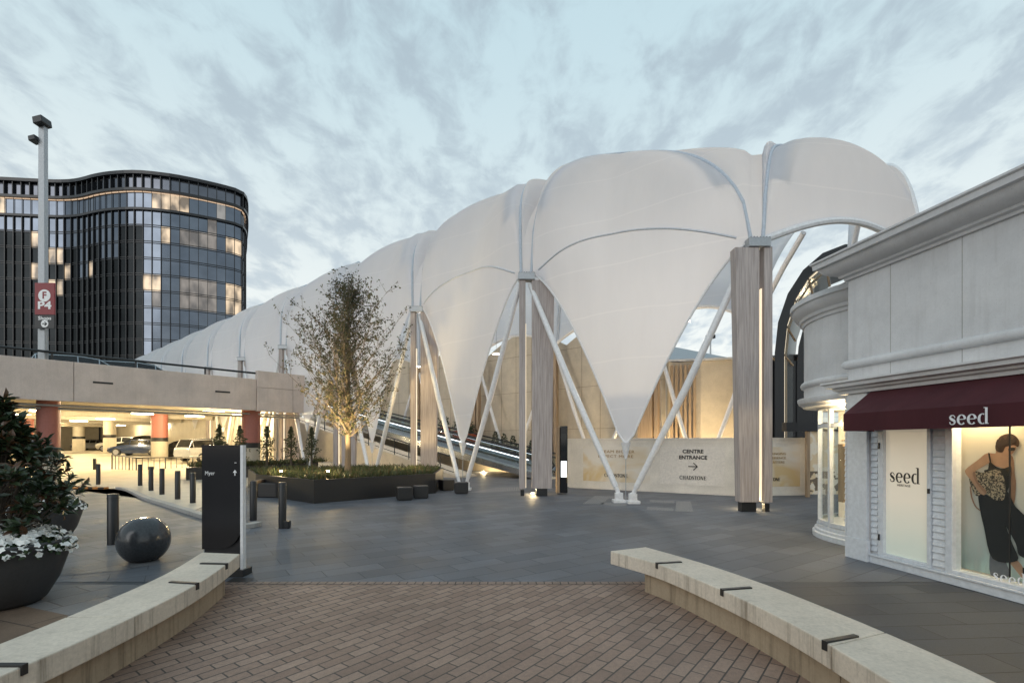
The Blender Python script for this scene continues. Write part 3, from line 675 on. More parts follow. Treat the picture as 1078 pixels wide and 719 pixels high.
for a, b in zip(res, res[1:]):
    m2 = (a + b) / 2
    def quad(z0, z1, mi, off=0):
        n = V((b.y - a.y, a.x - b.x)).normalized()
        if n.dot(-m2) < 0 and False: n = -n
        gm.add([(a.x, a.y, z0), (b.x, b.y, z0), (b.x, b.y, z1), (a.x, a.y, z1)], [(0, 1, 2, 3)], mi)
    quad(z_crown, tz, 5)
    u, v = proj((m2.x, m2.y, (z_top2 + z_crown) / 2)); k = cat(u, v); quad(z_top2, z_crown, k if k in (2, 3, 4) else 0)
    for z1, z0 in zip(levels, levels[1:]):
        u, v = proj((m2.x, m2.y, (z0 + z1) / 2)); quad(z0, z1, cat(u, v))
gm.build('glass_facade', ['tower_glass', 'tower_glass_reflection', 'window_cool', 'window_lit', 'window_dim', 'tower_glass_crown'], tower)
def outn(i):
    a = res[max(i - 1, 0)]; b = res[min(i + 1, len(res) - 1)]; n = V((-(b - a).y, (b - a).x)).normalized()
    return n
mid_ = len(res) // 2; sgn = 1 if outn(mid_).dot(-res[mid_]) > 0 else -1
for i, p in enumerate(res):
    n = outn(i) * sgn; q = p + n * .16; ang = math.atan2(n.y, n.x)
    u, _ = proj((p.x, p.y, 10)); wd = .22 if u < 147 else .12
    fins.box((q.x, q.y, z_top2 / 2), (.28 if u < 147 else .2, wd * .75, z_top2), ang); fins.box((q.x + n.x * .1, q.y + n.y * .1, (z_crown + tz) / 2), (.5, .16, tz - z_crown), ang); fins.box((q.x, q.y, (z_top2 + z_crown) / 2), (.12, .08, z_crown - z_top2), ang)
fins.build('mullion_fin', 'sign_black', tower)
def ring(mb, z0, z1, o0, o1):
    rows = []
    for i, p in enumerate(res):
        n = outn(i) * sgn; a = p + n * o0; b = p + n * o1
        rows.append([(a.x, a.y, z0), (b.x, b.y, z0), (b.x, b.y, z1), (a.x, a.y, z1), (a.x, a.y, z0)])
    mb.grid(rows)
mb = MB(); ring(mb, tz, tz + .7, -.5, .75); ring(mb, z_crown - .55, z_crown, -.2, .75); ring(mb, z_top2 - .35, z_top2 + .15, -.2, .5)
mb.build('parapet_band', 'sign_black', tower)
mb = MB()
for z in levels[1:]: ring(mb, z - .30, z - .18, -.05, .12); ring(mb, z + .10, z + .22, -.05, .12)
mb.build('floor_band', 'sign_black', tower)
mb = MB(); ring(mb, z_crown - .72, z_crown - .57, .02, .2); mb.build('soffit_light', 'soffit_glow', tower)
rp = [(p.x, p.y) for p in res] + [(-170, 160), (-92, 160)]
mb = MB(); mb.prism(rp[::1], tz - .6, tz - .3); mb.build('roof', 'dark_ground', tower)

# ------------------------------------------------------------------ car park deck
cp = thing('car_park', 'two level concrete car park with pale parapet and red banded columns', 'car park')
ZS, ZD, ZP = 3.88, 4.75, 5.70
def deck_pt(s, t=0): q = D0 + DV * s + DN * t; return V((q.x, q.y, 0))
S1 = (D1 - D0).length
mb = MB(); mb.hexa([deck_pt(s, t) + V((0, 0, 4.2)) for s, t in ((-45, .22), (S1 + 3.3, .22), (S1 + 3.3, 62), (-45, 62))], [deck_pt(s, t) + V((0, 0, ZD)) for s, t in ((-45, .22), (S1 + 3.3, .22), (S1 + 3.3, 62), (-45, 62))])
mb.build('deck_slab', 'car_park_concrete', cp)
for a, b in ((-45, -20), (-20, 2.36), (2.38, S1)):
    mb = MB(); mb.hexa([deck_pt(s, t) + V((0, 0, ZS)) for s, t in ((a, 0), (b, 0), (b, .22), (a, .22))], [deck_pt(s, t) + V((0, 0, ZP)) for s, t in ((a, 0), (b, 0), (b, .22), (a, .22))]); mb.build('parapet_panel', 'parapet_concrete', cp, bevel=.012)
for a, b, z0, z1 in ((S1 + .03, S1 + 2.1, 3.85, 5.22), (S1 + .03, S1 + 2.1, 5.235, 6.2), (S1 + 2.12, S1 + 4.4, 3.85, 5.22), (S1 + 2.12, S1 + 4.4, 5.235, 6.2)):
    mb = MB(); mb.hexa([deck_pt(s, t) + V((0, 0, z0)) for s, t in ((a, -.12), (b, -.12), (b, .2), (a, .2))], [deck_pt(s, t) + V((0, 0, z1)) for s, t in ((a, -.12), (b, -.12), (b, .2), (a, .2))]); mb.build('parapet_panel', 'parapet_concrete', cp, bevel=.01)
def slot(u, v):
    k = (u - CU) / F; t = (k * D0.y - D0.x) / (DV.x - k * DV.y); q = deck_pt(t, -.002); z = H + (CV - v) * q.y / F
    mb = MB(); ang = math.atan2(DV.y, DV.x); mb.box((q.x, q.y, z), (.75, .03, .085), ang); mb.build('drain_slot', 'black_metal', cp)
slot(108.5, 403); slot(234.5, 412.5)
rl = MB(); rail_z = ZP + .36
rl.tube([deck_pt(-40, .12) + V((0, 0, rail_z)), deck_pt(S1, .12) + V((0, 0, rail_z))], .055, 8)
for s in [-38 + 3.05 * k for k in range(16)]: 
    if s < S1: rl.tube([deck_pt(s, .12) + V((0, 0, ZP)), deck_pt(s, .12) + V((0, 0, rail_z))], .04, 6)
rl.build('handrail', 'black_metal', cp, smooth=True)
for z, t, r in ((3.70, .55, .05), (3.58, .9, .06)):
    mb = MB(); mb.tube([deck_pt(-30, t) + V((0, 0, z)), deck_pt(S1 + 3, t) + V((0, 0, z))], r, 8); mb.build('service_pipe', 'galvanised', cp, smooth=True)
for t in (8, 16, 24, 34, 46):
    mb = MB(); mb.hexa([deck_pt(s, q) + V((0, 0, 3.9)) for s, q in ((-40, t), (S1 + 3, t), (S1 + 3, t + .7), (-40, t + .7))], [deck_pt(s, q) + V((0, 0, 4.2)) for s, q in ((-40, t), (S1 + 3, t), (S1 + 3, t + .7), (-40, t + .7))]); mb.build('ceiling_beam', 'car_park_concrete', cp)
def park_col(p, r, square=False, red=True):
    z0 = cz(p.y) if p.y > 21 else 0
    mb = MB()
    zr = z0 + 1.45
    if square: mb.box((p.x, p.y, (z0 + zr) / 2), (r * 2, r * 2, zr - z0), .7)
    else: mb.lathe([(r, z0), (r, zr)], (p.x, p.y, 0), 20)
    c = mb.build('column', 'car_park_concrete', cp, smooth=not square)
    mb = MB(); mb.lathe([(r * 1.01, zr), (r * 1.01, zr + .3)], (p.x, p.y, 0), 20); mb.build('black_band', 'black_metal', c, smooth=True)
    mb = MB(); mb.lathe([(r, zr + .3), (r, 4.2)], (p.x, p.y, 0), 20); mb.build('red_band', 'red_paint' if red else 'car_park_concrete', c, smooth=True)
def Pd(u, d): return V(((u - CU) / F * d, d, 0))
park_col(Pd(51, 22.6), .42); park_col(Pd(264, 29.2), .52); park_col(Pd(168, 38), .55); park_col(Pd(115.5, 47), .5, True, False); park_col(Pd(83, 60), .6, True, False); park_col(Pd(28, 44), .5); park_col(Pd(4, 40), .5)
mb = MB(); mb.hexa([deck_pt(s, t) for s, t in ((-80, 60), (S1 + 3, 60), (S1 + 3, 60.4), (-80, 60.4))], [deck_pt(s, t) + V((0, 0, 4.3)) for s, t in ((-80, 60), (S1 + 3, 60), (S1 + 3, 60.4), (-80, 60.4))]); mb.build('back_wall', 'car_park_concrete', cp)
mb = MB(); mb.hexa([deck_pt(s, t) for s, t in ((S1 + 3.2, 5), (S1 + 3.4, 5), (S1 + 3.4, 60), (S1 + 3.2, 60))], [deck_pt(s, t) + V((0, 0, 4.2)) for s, t in ((S1 + 3.2, 5), (S1 + 3.4, 5), (S1 + 3.4, 60), (S1 + 3.2, 60))]); mb.build('side_wall', 'car_park_concrete', cp)
for u, d in ((45, 30), (83, 44), (111, 40), (150, 33), (205, 36), (225, 31), (255, 33.5), (20, 33), (125, 55), (175, 50), (60, 56), (-60, 34)):
    p = Pd(u, d); mb = MB(); mb.box((p.x, p.y, 3.95), (1.2, .16, .09), .86); f_ = mb.build('ceiling_light', 'lamp_warm', cp)
    lamp('ceiling_lamp', 'POINT', (p.x, p.y, 3.7), 620, (1, .80, .47), .25, cp)

# lamp post and parking sign on the deck
q = Pd(45.5, 21.9); lpz = H + (CV - 134) * q.y / F
lp_ = thing('street_lamp', 'tall square grey lamp post with two dark floodlights on the deck', 'lamp post')
mb = MB(); mb.hexa([(q.x - .165, q.y - .1, ZD), (q.x + .165, q.y - .1, ZD), (q.x + .165, q.y + .1, ZD), (q.x - .165, q.y + .1, ZD)], [(q.x - .13, q.y - .1, lpz), (q.x + .13, q.y - .1, lpz), (q.x + .13, q.y + .1, lpz), (q.x - .13, q.y + .1, lpz)]); mb.build('pole', 'galvanised', lp_, bevel=.02)
for dx, dz, sc in ((.06, .02, .85), (-.26, -.72, .62)):
    mb = MB(); mb.add([V((q.x + dx + x * sc, q.y - .1 + y * sc, lpz + dz + z * sc)) for x, y, z in ((-.22, -.3, -.10), (.26, -.3, .02), (.26, .3, .02), (-.22, .3, -.10), (-.28, -.3, .26), (.20, -.3, .38), (.20, .3, .38), (-.28, .3, .26))], [(3, 2, 1, 0), (4, 5, 6, 7), (0, 1, 5, 4), (1, 2, 6, 5), (2, 3, 7, 6), (3, 0, 4, 7)])
    mb.build('lamp_head', 'black_metal', lp_, bevel=.03)
sg = thing('parking_sign', 'red and black parking sign clamped to the lamp post', 'sign')
sd_ = q.y - .22
def sp_(u, v): return P(u, v, sd_)
a, b = sp_(37.2, 298), sp_(58, 331.5); c = sp_(37.2, 346); xs = V((1, 0.0, 0))
mb = MB(); mb.box(((a.x + b.x) / 2, sd_, (a.z + b.z) / 2), (b.x - a.x, .06, a.z - b.z)); rp_ = mb.build('red_panel', 'sign_red', sg, bevel=.01)
mb = MB(); mb.box(((a.x + b.x) / 2, sd_, (b.z + c.z) / 2 - .004), (b.x - a.x, .06, b.z - c.z - .008)); bp_ = mb.build('black_panel', 'sign_black', sg, bevel=.01)
def disc(name, cpt, r, mat, par, y, n=28):
    mb = MB(); mb.tube([(cpt.x, y, cpt.z), (cpt.x, y - .008, cpt.z)], r, n); return mb.build(name, mat, par)
c1 = sp_(47.5, 311.5); dk = disc('badge', c1, .27, 'sign_white', rp_, sd_ - .031); text('lettering', 'F', V((c1.x, sd_ - .042, c1.z)), xs, UP, .42, 'sign_red', rp_, offset=.012)
c1 = sp_(47.5, 322); text('lettering', 'P4', V((c1.x, sd_ - .034, c1.z)), xs, UP, .46, 'sign_white', rp_, offset=.014, width=.60)
c1 = sp_(47.8, 335.3); text('lettering', 'Shops', V((c1.x, sd_ - .034, c1.z)), xs, UP, .22, 'sign_white', bp_, offset=.004, width=.58)
c1 = sp_(47.8, 341); disc('badge', c1, .165, 'sign_white', bp_, sd_ - .031)
mb = MB(); y = sd_ - .05; mb.tube([(c1.x - .1, y, c1.z), (c1.x + .1, y, c1.z)], .016, 6); mb.tube([(c1.x + .01, y, c1.z + .08), (c1.x + .1, y, c1.z), (c1.x + .01, y, c1.z - .08)], .016, 6); mb.build('arrow', 'sign_black', bp_)

# ------------------------------------------------------------------ cars
def car(label, paint, loc, rz, kind='sedan', group=None):
    t = thing('parked_car', label, 'car', loc, rz, group)
    if kind == 'sedan': st = [(-2.3, .38, .62, .72), (-2.22, .26, .86, .82), (-1.6, .22, .95, .88), (-.6, .2, .96, .9), (.6, .2, .96, .9), (1.3, .22, .88, .88), (2.0, .26, .76, .84), (2.25, .36, .6, .7)]; cab = [(-1.75, .93, .62, .93), (-1.0, .93, .60, 1.38), (-.2, .94, .60, 1.45), (.45, .94, .60, 1.40), (1.25, .9, .64, .92)]
    else: st = [(-2.3, .42, .9, .78), (-2.25, .3, 1.05, .86), (-1.6, .24, 1.08, .92), (-.6, .22, 1.08, .93), (.6, .22, 1.06, .93), (1.3, .24, 1.02, .92), (2.05, .3, .92, .87), (2.3, .42, .72, .74)]; cab = [(-2.2, 1.04, .68, 1.05), (-1.95, 1.06, .64, 1.62), (-.4, 1.06, .66, 1.72), (.45, 1.06, .64, 1.64), (1.35, 1.02, .68, 1.03)]
    rows = []
    for x, zb, zt_, hw in st:
        rows.append([(x, -hw * .9, zb), (x, -hw, zb + (zt_ - zb) * .35), (x, -hw * .98, zb + (zt_ - zb) * .7), (x, -hw * .86, zt_), (x, 0, zt_ + .03), (x, hw * .86, zt_), (x, hw * .98, zb + (zt_ - zb) * .7), (x, hw, zb + (zt_ - zb) * .35), (x, hw * .9, zb), (x, -hw * .9, zb)])
    mb = MB(); mb.grid(rows); mb.add(rows[0][:9], [tuple(range(9))[::-1]]); mb.add(rows[-1][:9], [tuple(range(9))]); mb.build('body', paint, t, smooth=True, ang=50)
    rows = []
    for x, zb, hw, zt_ in cab:
        hb = hw + .16; zt_ = max(zt_, zb + .01); rows.append([(x, -hb, zb), (x, -hw, zb + (zt_ - zb) * .88), (x, -hw * .8, zt_), (x, hw * .8, zt_), (x, hw, zb + (zt_ - zb) * .88), (x, hb, zb)])
    mb = MB(); mb.grid(rows); mb.build('window', 'car_glass', t, smooth=True, ang=30)
    mb = MB(); rr = [[(p[0], p[1] * 1.01, p[2] + .012) for p in r[2:4]] for r in rows[1:4]]; mb.grid(rr)
    for r0, r1 in ((0, 1), (1, 2), (2, 3), (3, 4)):
        for s in (1, 4): mb.tube([rows[r0][s], rows[r1][s]], .028, 6)
    for r in rows[1:4]:
        for s, e in ((0, 1), (5, 4)): mb.tube([r[s], r[e]], .03, 6)
    mb.build('roof', paint, t)
    for x in (-1.4, 1.42):
        for y in (-.83, .83):
            mb = MB(); mb.tube([(x, y - .11, .33), (x, y + .11, .33)], .33, 20); wh = mb.build('wheel', 'rubber', t, smooth=True)
            sg_ = 1 if y > 0 else -1
            mb = MB(); mb.tube([(x, y + sg_ * .112, .33), (x, y + sg_ * .118, .33)], .22, 16); mb.build('rim', 'alloy', wh)
    ft = st[-2]; bt = st[1]
    for y in (-.62, .62):
        mb = MB(); mb.box((ft[0] + .08, y, ft[2] - .1), (.2, .3, .12)); mb.build('headlight', 'chrome', t, bevel=.03)
        mb = MB(); mb.box((bt[0] + .02, y, bt[2] - .14), (.12, .26, .16)); mb.build('tail_light', 'brake_red', t, bevel=.03)
    return t
grp = 'cars parked inside the lower level'
def at_car(u, vb, d): p = Pd(u, d); return (p.x, p.y, H + (CV - vb) * d / F)
def park_on(u, d): p = Pd(u, d); return (p.x, p.y, cz(d))
car('dark blue sedan side on behind the railing on the lower level', 'car_blue', park_on(148, 43), R(188), 'sedan', grp)
car('dark green wagon parked just beyond the blue sedan', 'car_green', park_on(151, 50), R(186), 'wagon', grp)
car('white wagon farthest back on the lower parking level', 'car_white', park_on(128, 57), R(190), 'wagon', grp)
car('charcoal sedan half hidden behind the black way sign', 'car_dark', park_on(194, 40), R(187), 'sedan', grp)
car('small silver hatch nearest the way sign and the railing', 'car_silver', park_on(222, 37), R(70), 'wagon', grp)
car('silver sedan deep inside beside a square column', 'car_silver', park_on(97, 66), R(184), 'sedan', grp)
def deck_car(label, u, d, rz, paint):
    p = Pd(u, d); car(label, paint, (p.x, p.y, ZD), rz, 'wagon', 'cars on the upper deck')
deck_car('pale blue wagon on the upper deck nearest the lamp post', 90, 25.6, math.atan2(DV.y, DV.x), 'car_pale_blue')
deck_car('blue grey wagon on the upper deck below the tower corner', 150, 27.6, math.atan2(DV.y, DV.x), 'car_pale_blue')

# ------------------------------------------------------------------ railing by the car park
rlg = thing('metal_railing', 'thin vertical bar railing at the car park edge', 'railing')
pts = [P(118, 494, 31), G(143.5, 500), G(214, 497.5)]; pts[0].z = cz(30.5) * .6
for a, b in zip(pts, pts[1:]):
    mb = MB(); ln = (b - a).length; n = int(ln / .28)
    mb.tube([a + V((0, 0, 1.06)), b + V((0, 0, 1.06))], .035, 8); mb.tube([a + V((0, 0, .12)), b + V((0, 0, .12))], .02, 6)
    for k in range(n + 1):
        p = a.lerp(b, k / n); mb.tube([p + V((0, 0, 0 if k % 5 == 0 else .12)), p + V((0, 0, 1.05))], .036 if k % 5 == 0 else .020, 6)
    mb.build('railing_panel', 'steel_dark', rlg)

# ------------------------------------------------------------------ bollards
boll = None
bl = [(119, 573, .93, 'wide black bollard between the planted bowl and the stone ball'), (99.6, 499.5, 1.0, 'farthest left black bollard on the pale car park ramp'), (103.5, 511, 1.0, 'black bollard just in front of the farthest left one'),
      (147.5, 512, 1.0, 'first bollard of the kerb row, at the railing corner'), (159, 516.5, 1.0, 'second bollard of the kerb row, past the railing corner'), (170.5, 520.5, 1.0, 'third bollard of the kerb row'), (187, 525.5, 1.0, 'fourth bollard of the kerb row'),
      (203, 529.5, 1.0, 'bollard of the kerb row next to the black way sign'), (266.7, 547.5, 1.0, 'black bollard right of the way sign by the kerb end'), (297.3, 556, 1.06, 'black bollard with a small foot box in front of the steel planter')]
for i, (u, v, sc, lb) in enumerate(bl):
    p = G(u, v)
    if boll is None:
        boll = thing('bollard', lb, 'bollard', p, 0, 'black bollards along the road edge'); mb = MB(); mb.lathe([(.0, 0), (.085, 0), (.085, 1.0), (.078, 1.012), (0, 1.014)], (0, 0, 0), 24); mb.build('post', 'black_metal', boll, smooth=True)
        mb = MB(); mb.lathe([(.089, .92), (.089, .935)], (0, 0, 0), 24); mb.build('top_ring', 'planter_steel', boll, smooth=True); o = boll
    else: o = copy_tree(boll); o['label'] = lb
    o.location = p; wd = 1.0
    o.scale = (1.12 if i == 0 else 1.0, 1.12 if i == 0 else 1.0, sc * (1.06 if i == 0 else 1.0))
p = G(301.5, 556); mb = MB(); mb.box((p.x + .02, p.y, .09), (.12, .14, .18)); tag(mb.build('power_box', 'black_metal', bevel=.015), 'tiny black box at the foot of the bollard before the planter', 'box')

# ------------------------------------------------------------------ stone ball, way sign
sb = MB(); prof = []
for k in range(25):
    a = -math.pi / 2 + math.pi * k / 24; prof.append((.385 * math.cos(a), max(-.345, min(.375, .40 * math.sin(a)))))
sb.lathe(prof, (0, 0, .345), 48); o = sb.build('stone_ball', 'polished_stone', smooth=True, ang=60); o.location = (-6.26, 8.32, .004); tag(o, 'large polished dark stone ball seat on the pavement', 'stone ball')
ws = thing('way_sign', 'black slab way sign with white edge at the end of the left bench', 'sign')
dW = 7.35
def wp(u, v): return P(u, v, dW)
a = wp(212.5, 468.5); b = wp(253, 578)
mb = MB(); pts2 = [(a.x, a.z), (b.x, a.z)]
rr = .32
for k in range(9): an = R(0 - 90 * k / 8); pts2.append((b.x - rr + rr * math.cos(an), b.z + rr + rr * math.sin(an)))
pts2.append((a.x, b.z)); n = len(pts2)
mb.add([(x, dW, z) for x, z in pts2] + [(x, dW + .05, z) for x, z in pts2], [tuple(range(n))[::-1], tuple(range(n, 2 * n))] + [(i, (i + 1) % n, n + (i + 1) % n, n + i) for i in range(n)])
face = mb.build('face_panel', 'black_gloss', ws)
mb = MB(); mb.box((b.x + .02, dW + .04, (a.z + .1) / 2), (.04, .085, a.z - .1)); mb.build('edge_strip', 'white_steel', ws)
mb = MB(); mb.box(((a.x + b.x) / 2, dW + .075, 1.02), (b.x - a.x - .01, .045, a.z - .08)); mb.build('core', 'sign_black', ws)
mb = MB(); mb.box(((a.x + b.x) / 2 + .05, dW + .06, .05), (b.x - a.x + .05, .26, .10)); mb.build('base', 'black_metal', ws)
c1 = wp(221, 498); text('lettering', 'Myer', V((c1.x, dW - .004, c1.z)), xs, UP, .085, 'sign_white', face, width=.145, extrude=.001)
c1 = wp(247.5, 497.5); mb = MB(); mb.box((c1.x, dW - .004, c1.z - .015), (.014, .004, .055)); mb.add([(c1.x - .032, dW - .006, c1.z), (c1.x + .032, dW - .006, c1.z), (c1.x, dW - .006, c1.z + .045)], [(0, 1, 2)]); mb.build('arrow', 'sign_white', face)
c1 = wp(248, 487); mb = MB(); mb.box((c1.x, dW - .004, c1.z), (.03, .004, .008)); mb.build('mark', 'sign_white', face)

# ------------------------------------------------------------------ concrete benches
def cut(line, y0, y1):
    ls = [p for p in line]
    def at(y):
        for a, b in zip(ls, ls[1:]):
            if a.y >= y >= b.y: return a.lerp(b, (a.y - y) / (a.y - b.y))
        return ls[0] if y > ls[0].y else ls[-1]
    return [at(y0)] + [p for p in ls if y0 > p.y > y1] + [at(y1)]
def resamp(line, n):
    L_ = [0]
    for a, b in zip(line, line[1:]): L_.append(L_[-1] + (b - a).length)
    out_ = []
    for k in range(n):
        t = L_[-1] * k / (n - 1); i = 0
        while i < len(L_) - 2 and L_[i + 1] < t: i += 1
        out_.append(line[i].lerp(line[i + 1], (t - L_[i]) / max(1e-6, L_[i + 1] - L_[i])))
    return out_
def bench(label, le, ri, cuts, inner, straps):
    t = thing('concrete_bench', label, 'bench')
    for j, (c0, c1) in enumerate(zip(cuts, cuts[1:])):
        a = resamp(cut(le, c0[0] - .004, c1[0] + .004), 14); b = resamp(cut(ri, c0[1] - .004, c1[1] + .004), 14); rows = []
        for p, q in zip(a, b): rows.append([(p.x, p.y, .27), (p.x, p.y, .46), (q.x, q.y, .46), (q.x, q.y, .27), (p.x, p.y, .27)])
        mb = MB(); mb.grid(rows); mb.add(rows[0][:4], [(0, 1, 2, 3)]); mb.add(rows[-1][:4], [(3, 2, 1, 0)]); bm = mb.build('seat_slab', 'bench_concrete', t)
        me = bm.data; bb = bmesh.new(); bb.from_mesh(me); bmesh.ops.remove_doubles(bb, verts=bb.verts, dist=1e-4); bmesh.ops.recalc_face_normals(bb, faces=bb.faces); bb.to_mesh(me); bb.free()
        bv = bm.modifiers.new('bevel', 'BEVEL'); bv.width = .012; bv.segments = 2; bv.limit_method = 'ANGLE'; bv.angle_limit = R(50)
        rows = []
        for k, (p, q) in enumerate(zip(a, b)):
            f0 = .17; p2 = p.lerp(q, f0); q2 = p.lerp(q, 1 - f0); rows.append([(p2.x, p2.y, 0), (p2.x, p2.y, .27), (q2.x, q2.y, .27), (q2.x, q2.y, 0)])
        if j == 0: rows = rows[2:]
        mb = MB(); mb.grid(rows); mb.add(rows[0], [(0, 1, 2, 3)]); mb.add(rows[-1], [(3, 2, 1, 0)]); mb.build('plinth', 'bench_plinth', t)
    for yi, yo in straps:                                     # folded steel skate stops over the edge
        ed = ri if inner == 'r' else le; ot = le if inner == 'r' else ri
        def at(line, y):
            for a, b in zip(line, line[1:]):
                if a.y >= y >= b.y: return a.lerp(b, (a.y - y) / (a.y - b.y))
            return line[-1]
        e = at(ed, yi); f = at(ot, yo); d = (f - e).normalized(); e0 = e - d * .012; ln = .34; nrm = V((-d.y, d.x)) * .022
        mb = MB()
        for (s0, s1, z0, z1) in ((-.0, ln, .458, .474), (-.012, .0, .40, .474)):
            p0 = e + d * s0; p1 = e + d * s1
            mb.hexa([V((*(p0 - nrm), z0)), V((*(p1 - nrm), z0)), V((*(p1 + nrm), z0)), V((*(p0 + nrm), z0))], [V((*(p0 - nrm), z1)), V((*(p1 - nrm), z1)), V((*(p1 + nrm), z1)), V((*(p0 + nrm), z1))])
        mb.build('skate_stop', 'galvanised' if False else 'planter_steel', t)
bench('curved concrete bench at lower left ending at the black way sign', LBl, LBr, [(6.9, 6.8), (4.33, 4.36), (1.9, 2.1), (-.5, -.5)], 'r', [(6.2, 6.25), (5.34, 5.45), (3.38, 3.38)])
bench('curved concrete bench at lower right in front of the shop', RBl, RBr, [(6.98, 7.25), (3.72, 3.98), (1.4, 1.3), (0.02, 0.02)], 'l', [(6.24, 6.36), (5.12, 5.24), (3.78, 4.0)])

# ------------------------------------------------------------------ plants
def leaf_quad(mb, p, d, n, ln, wd, fold=.25):
    d = d.normalized(); s = d.cross(n)
    if s.length < 1e-4: s = d.orthogonal()
    s.normalize(); up = s.cross(d)
    a = p; t = p + d * ln - up * ln * .12
    m1 = p + d * ln * .30 + s * wd * .45 + up * wd * fold; m2 = p + d * ln * .68 + s * wd * .42 + up * wd * fold * .8
    m3 = p + d * ln * .30 - s * wd * .45 + up * wd * fold; m4 = p + d * ln * .68 - s * wd * .42 + up * wd * fold * .8
    c = p + d * ln * .5
    mb.add([a, m1, m2, t, m4, m3, c], [(0, 6, 1), (1, 6, 2), (2, 6, 3), (0, 5, 6), (5, 4, 6), (4, 3, 6)])
def rdir(): 
    while True:
        v = V((random.uniform(-1, 1), random.uniform(-1, 1), random.uniform(-1, 1)))
        if .05 < v.length < 1: return v.normalized()
def bowl(label, loc, sc=1):
    t = thing('planter_bowl', label, 'planter', loc, 0, 'round bowl planters by the road'); mb = MB()
    mb.lathe([(0, 0), (.38, 0), (.44, .05), (.56, .28), (.64, .55), (.67, .76), (.64, .78), (.61, .76), (.58, .68), (0, .68)], (0, 0, 0), 56); mb.build('bowl', 'pot_grey', t, smooth=True, ang=50)
    mb = MB(); mb.lathe([(.585, .70), (0, .74)], (0, 0, 0), 32); mb.build('soil', 'soil', t); t.scale = (sc, sc, sc); return t
def flowers(label, loc, n=260, seed=1, r=.72):
    random.seed(seed); mb = MB(); lf = MB()
    for i in range(n):
        a = random.uniform(0, 2 * math.pi); q = r * math.sqrt(random.random()); z = .74 + .20 * (1 - (q / r) ** 2) + random.uniform(-.05, .05)
        if q > r * .85: z -= random.uniform(0, .1)
        c = V((q * math.cos(a), q * math.sin(a), z)); nn = (V((c.x * .9, c.y * .9, .6)) + rdir() * .5).normalized(); s = nn.orthogonal().normalized(); b = nn.cross(s)
        for k in range(5):
            an = 2 * math.pi * k / 5 + i; d = s * math.cos(an) + b * math.sin(an); leaf_quad(mb, c, d + nn * .15, nn, random.uniform(.036, .048), .040, .1)
    for i in range(n * 2):
        a = random.uniform(0, 2 * math.pi); q = r * math.sqrt(random.random()); z = .68 + .2 * (1 - (q / r) ** 2) + random.uniform(-.04, .02)
        leaf_quad(lf, V((q * math.cos(a), q * math.sin(a), z)), rdir() + V((0, 0, .3)), rdir(), random.uniform(.05, .09), .045)
    t = thing('bedding_flowers', label, 'flowers', loc); mb.build('petals', 'petal', t)['kind'] = 'stuff'; lf.build('foliage', 'bedding_leaf', t)['kind'] = 'stuff'; return t
b1 = V((-6.34, 6.05, .006)); b2 = V((-9.42, 9.75, .006))
bowl('grey bowl planter nearest the camera with a magnolia in it', b1); bowl('grey bowl planter standing behind the magnolia bowl', b2, 1.02)
flowers('white bedding flowers filling the front bowl planter', b1, 620, 3); flowers('white bedding flowers filling the rear bowl planter', b2, 480, 4)
def magnolia(label, loc, hgt, rad, seed, n=170):
    random.seed(seed); t = thing('magnolia_shrub', label, 'shrub', loc); tr = MB(); lf = MB()
    tr.tube([(0, 0, .65), (.03, 0, 1.2), (0, .02, 1.8), (.04, 0, hgt - .1)], [.035, .03, .022, .008], 8)
    for k in range(3): a = k * 2.2; tr.tube([(0.04 * math.cos(a), .04 * math.sin(a), .65), (.15 * math.cos(a), .15 * math.sin(a), 1.2), (.3 * math.cos(a), .3 * math.sin(a), 1.7)], [.025, .02, .01], 7)
    for i in range(n):
        f = random.random() ** 1.0; z = .80 + f * (hgt - .80); a = random.uniform(0, 2 * math.pi)
        prof = rad * (1 - max(0, (f - .22) / .78) ** 1.15) * (.62 + .38 * min(1, f / .2)) * random.uniform(.55, 1.12) + .04
        tip = V((prof * math.cos(a), prof * math.sin(a), z + random.uniform(-.05, .12))); st_ = V((.02, 0, max(.8, z - .35 - prof * .3)))
        tr.tube([st_, st_.lerp(tip, .6) - V((0, 0, .05)), tip], [.007, .005, .003], 5)
        ax = (tip - st_).normalized(); ax = (ax + V((0, 0, .5))).normalized()
        for k in range(random.randint(8, 12)):
            d = (rdir() + ax * .8); d.z *= .75; leaf_quad(lf, tip - ax * random.uniform(0, .18), d, ax + rdir() * .3, random.uniform(.12, .20), random.uniform(.055, .085), .18)
    tr.build('stem', 'bark', t, smooth=True); lf.build('foliage', 'magnolia_leaf', t); return t
magnolia('dark glossy magnolia shrub growing from the front bowl planter', b1, 2.46, .66, 11, 230); magnolia('smaller magnolia partly hidden behind the front one in the rear bowl', b2, 2.1, .62, 12, 70)

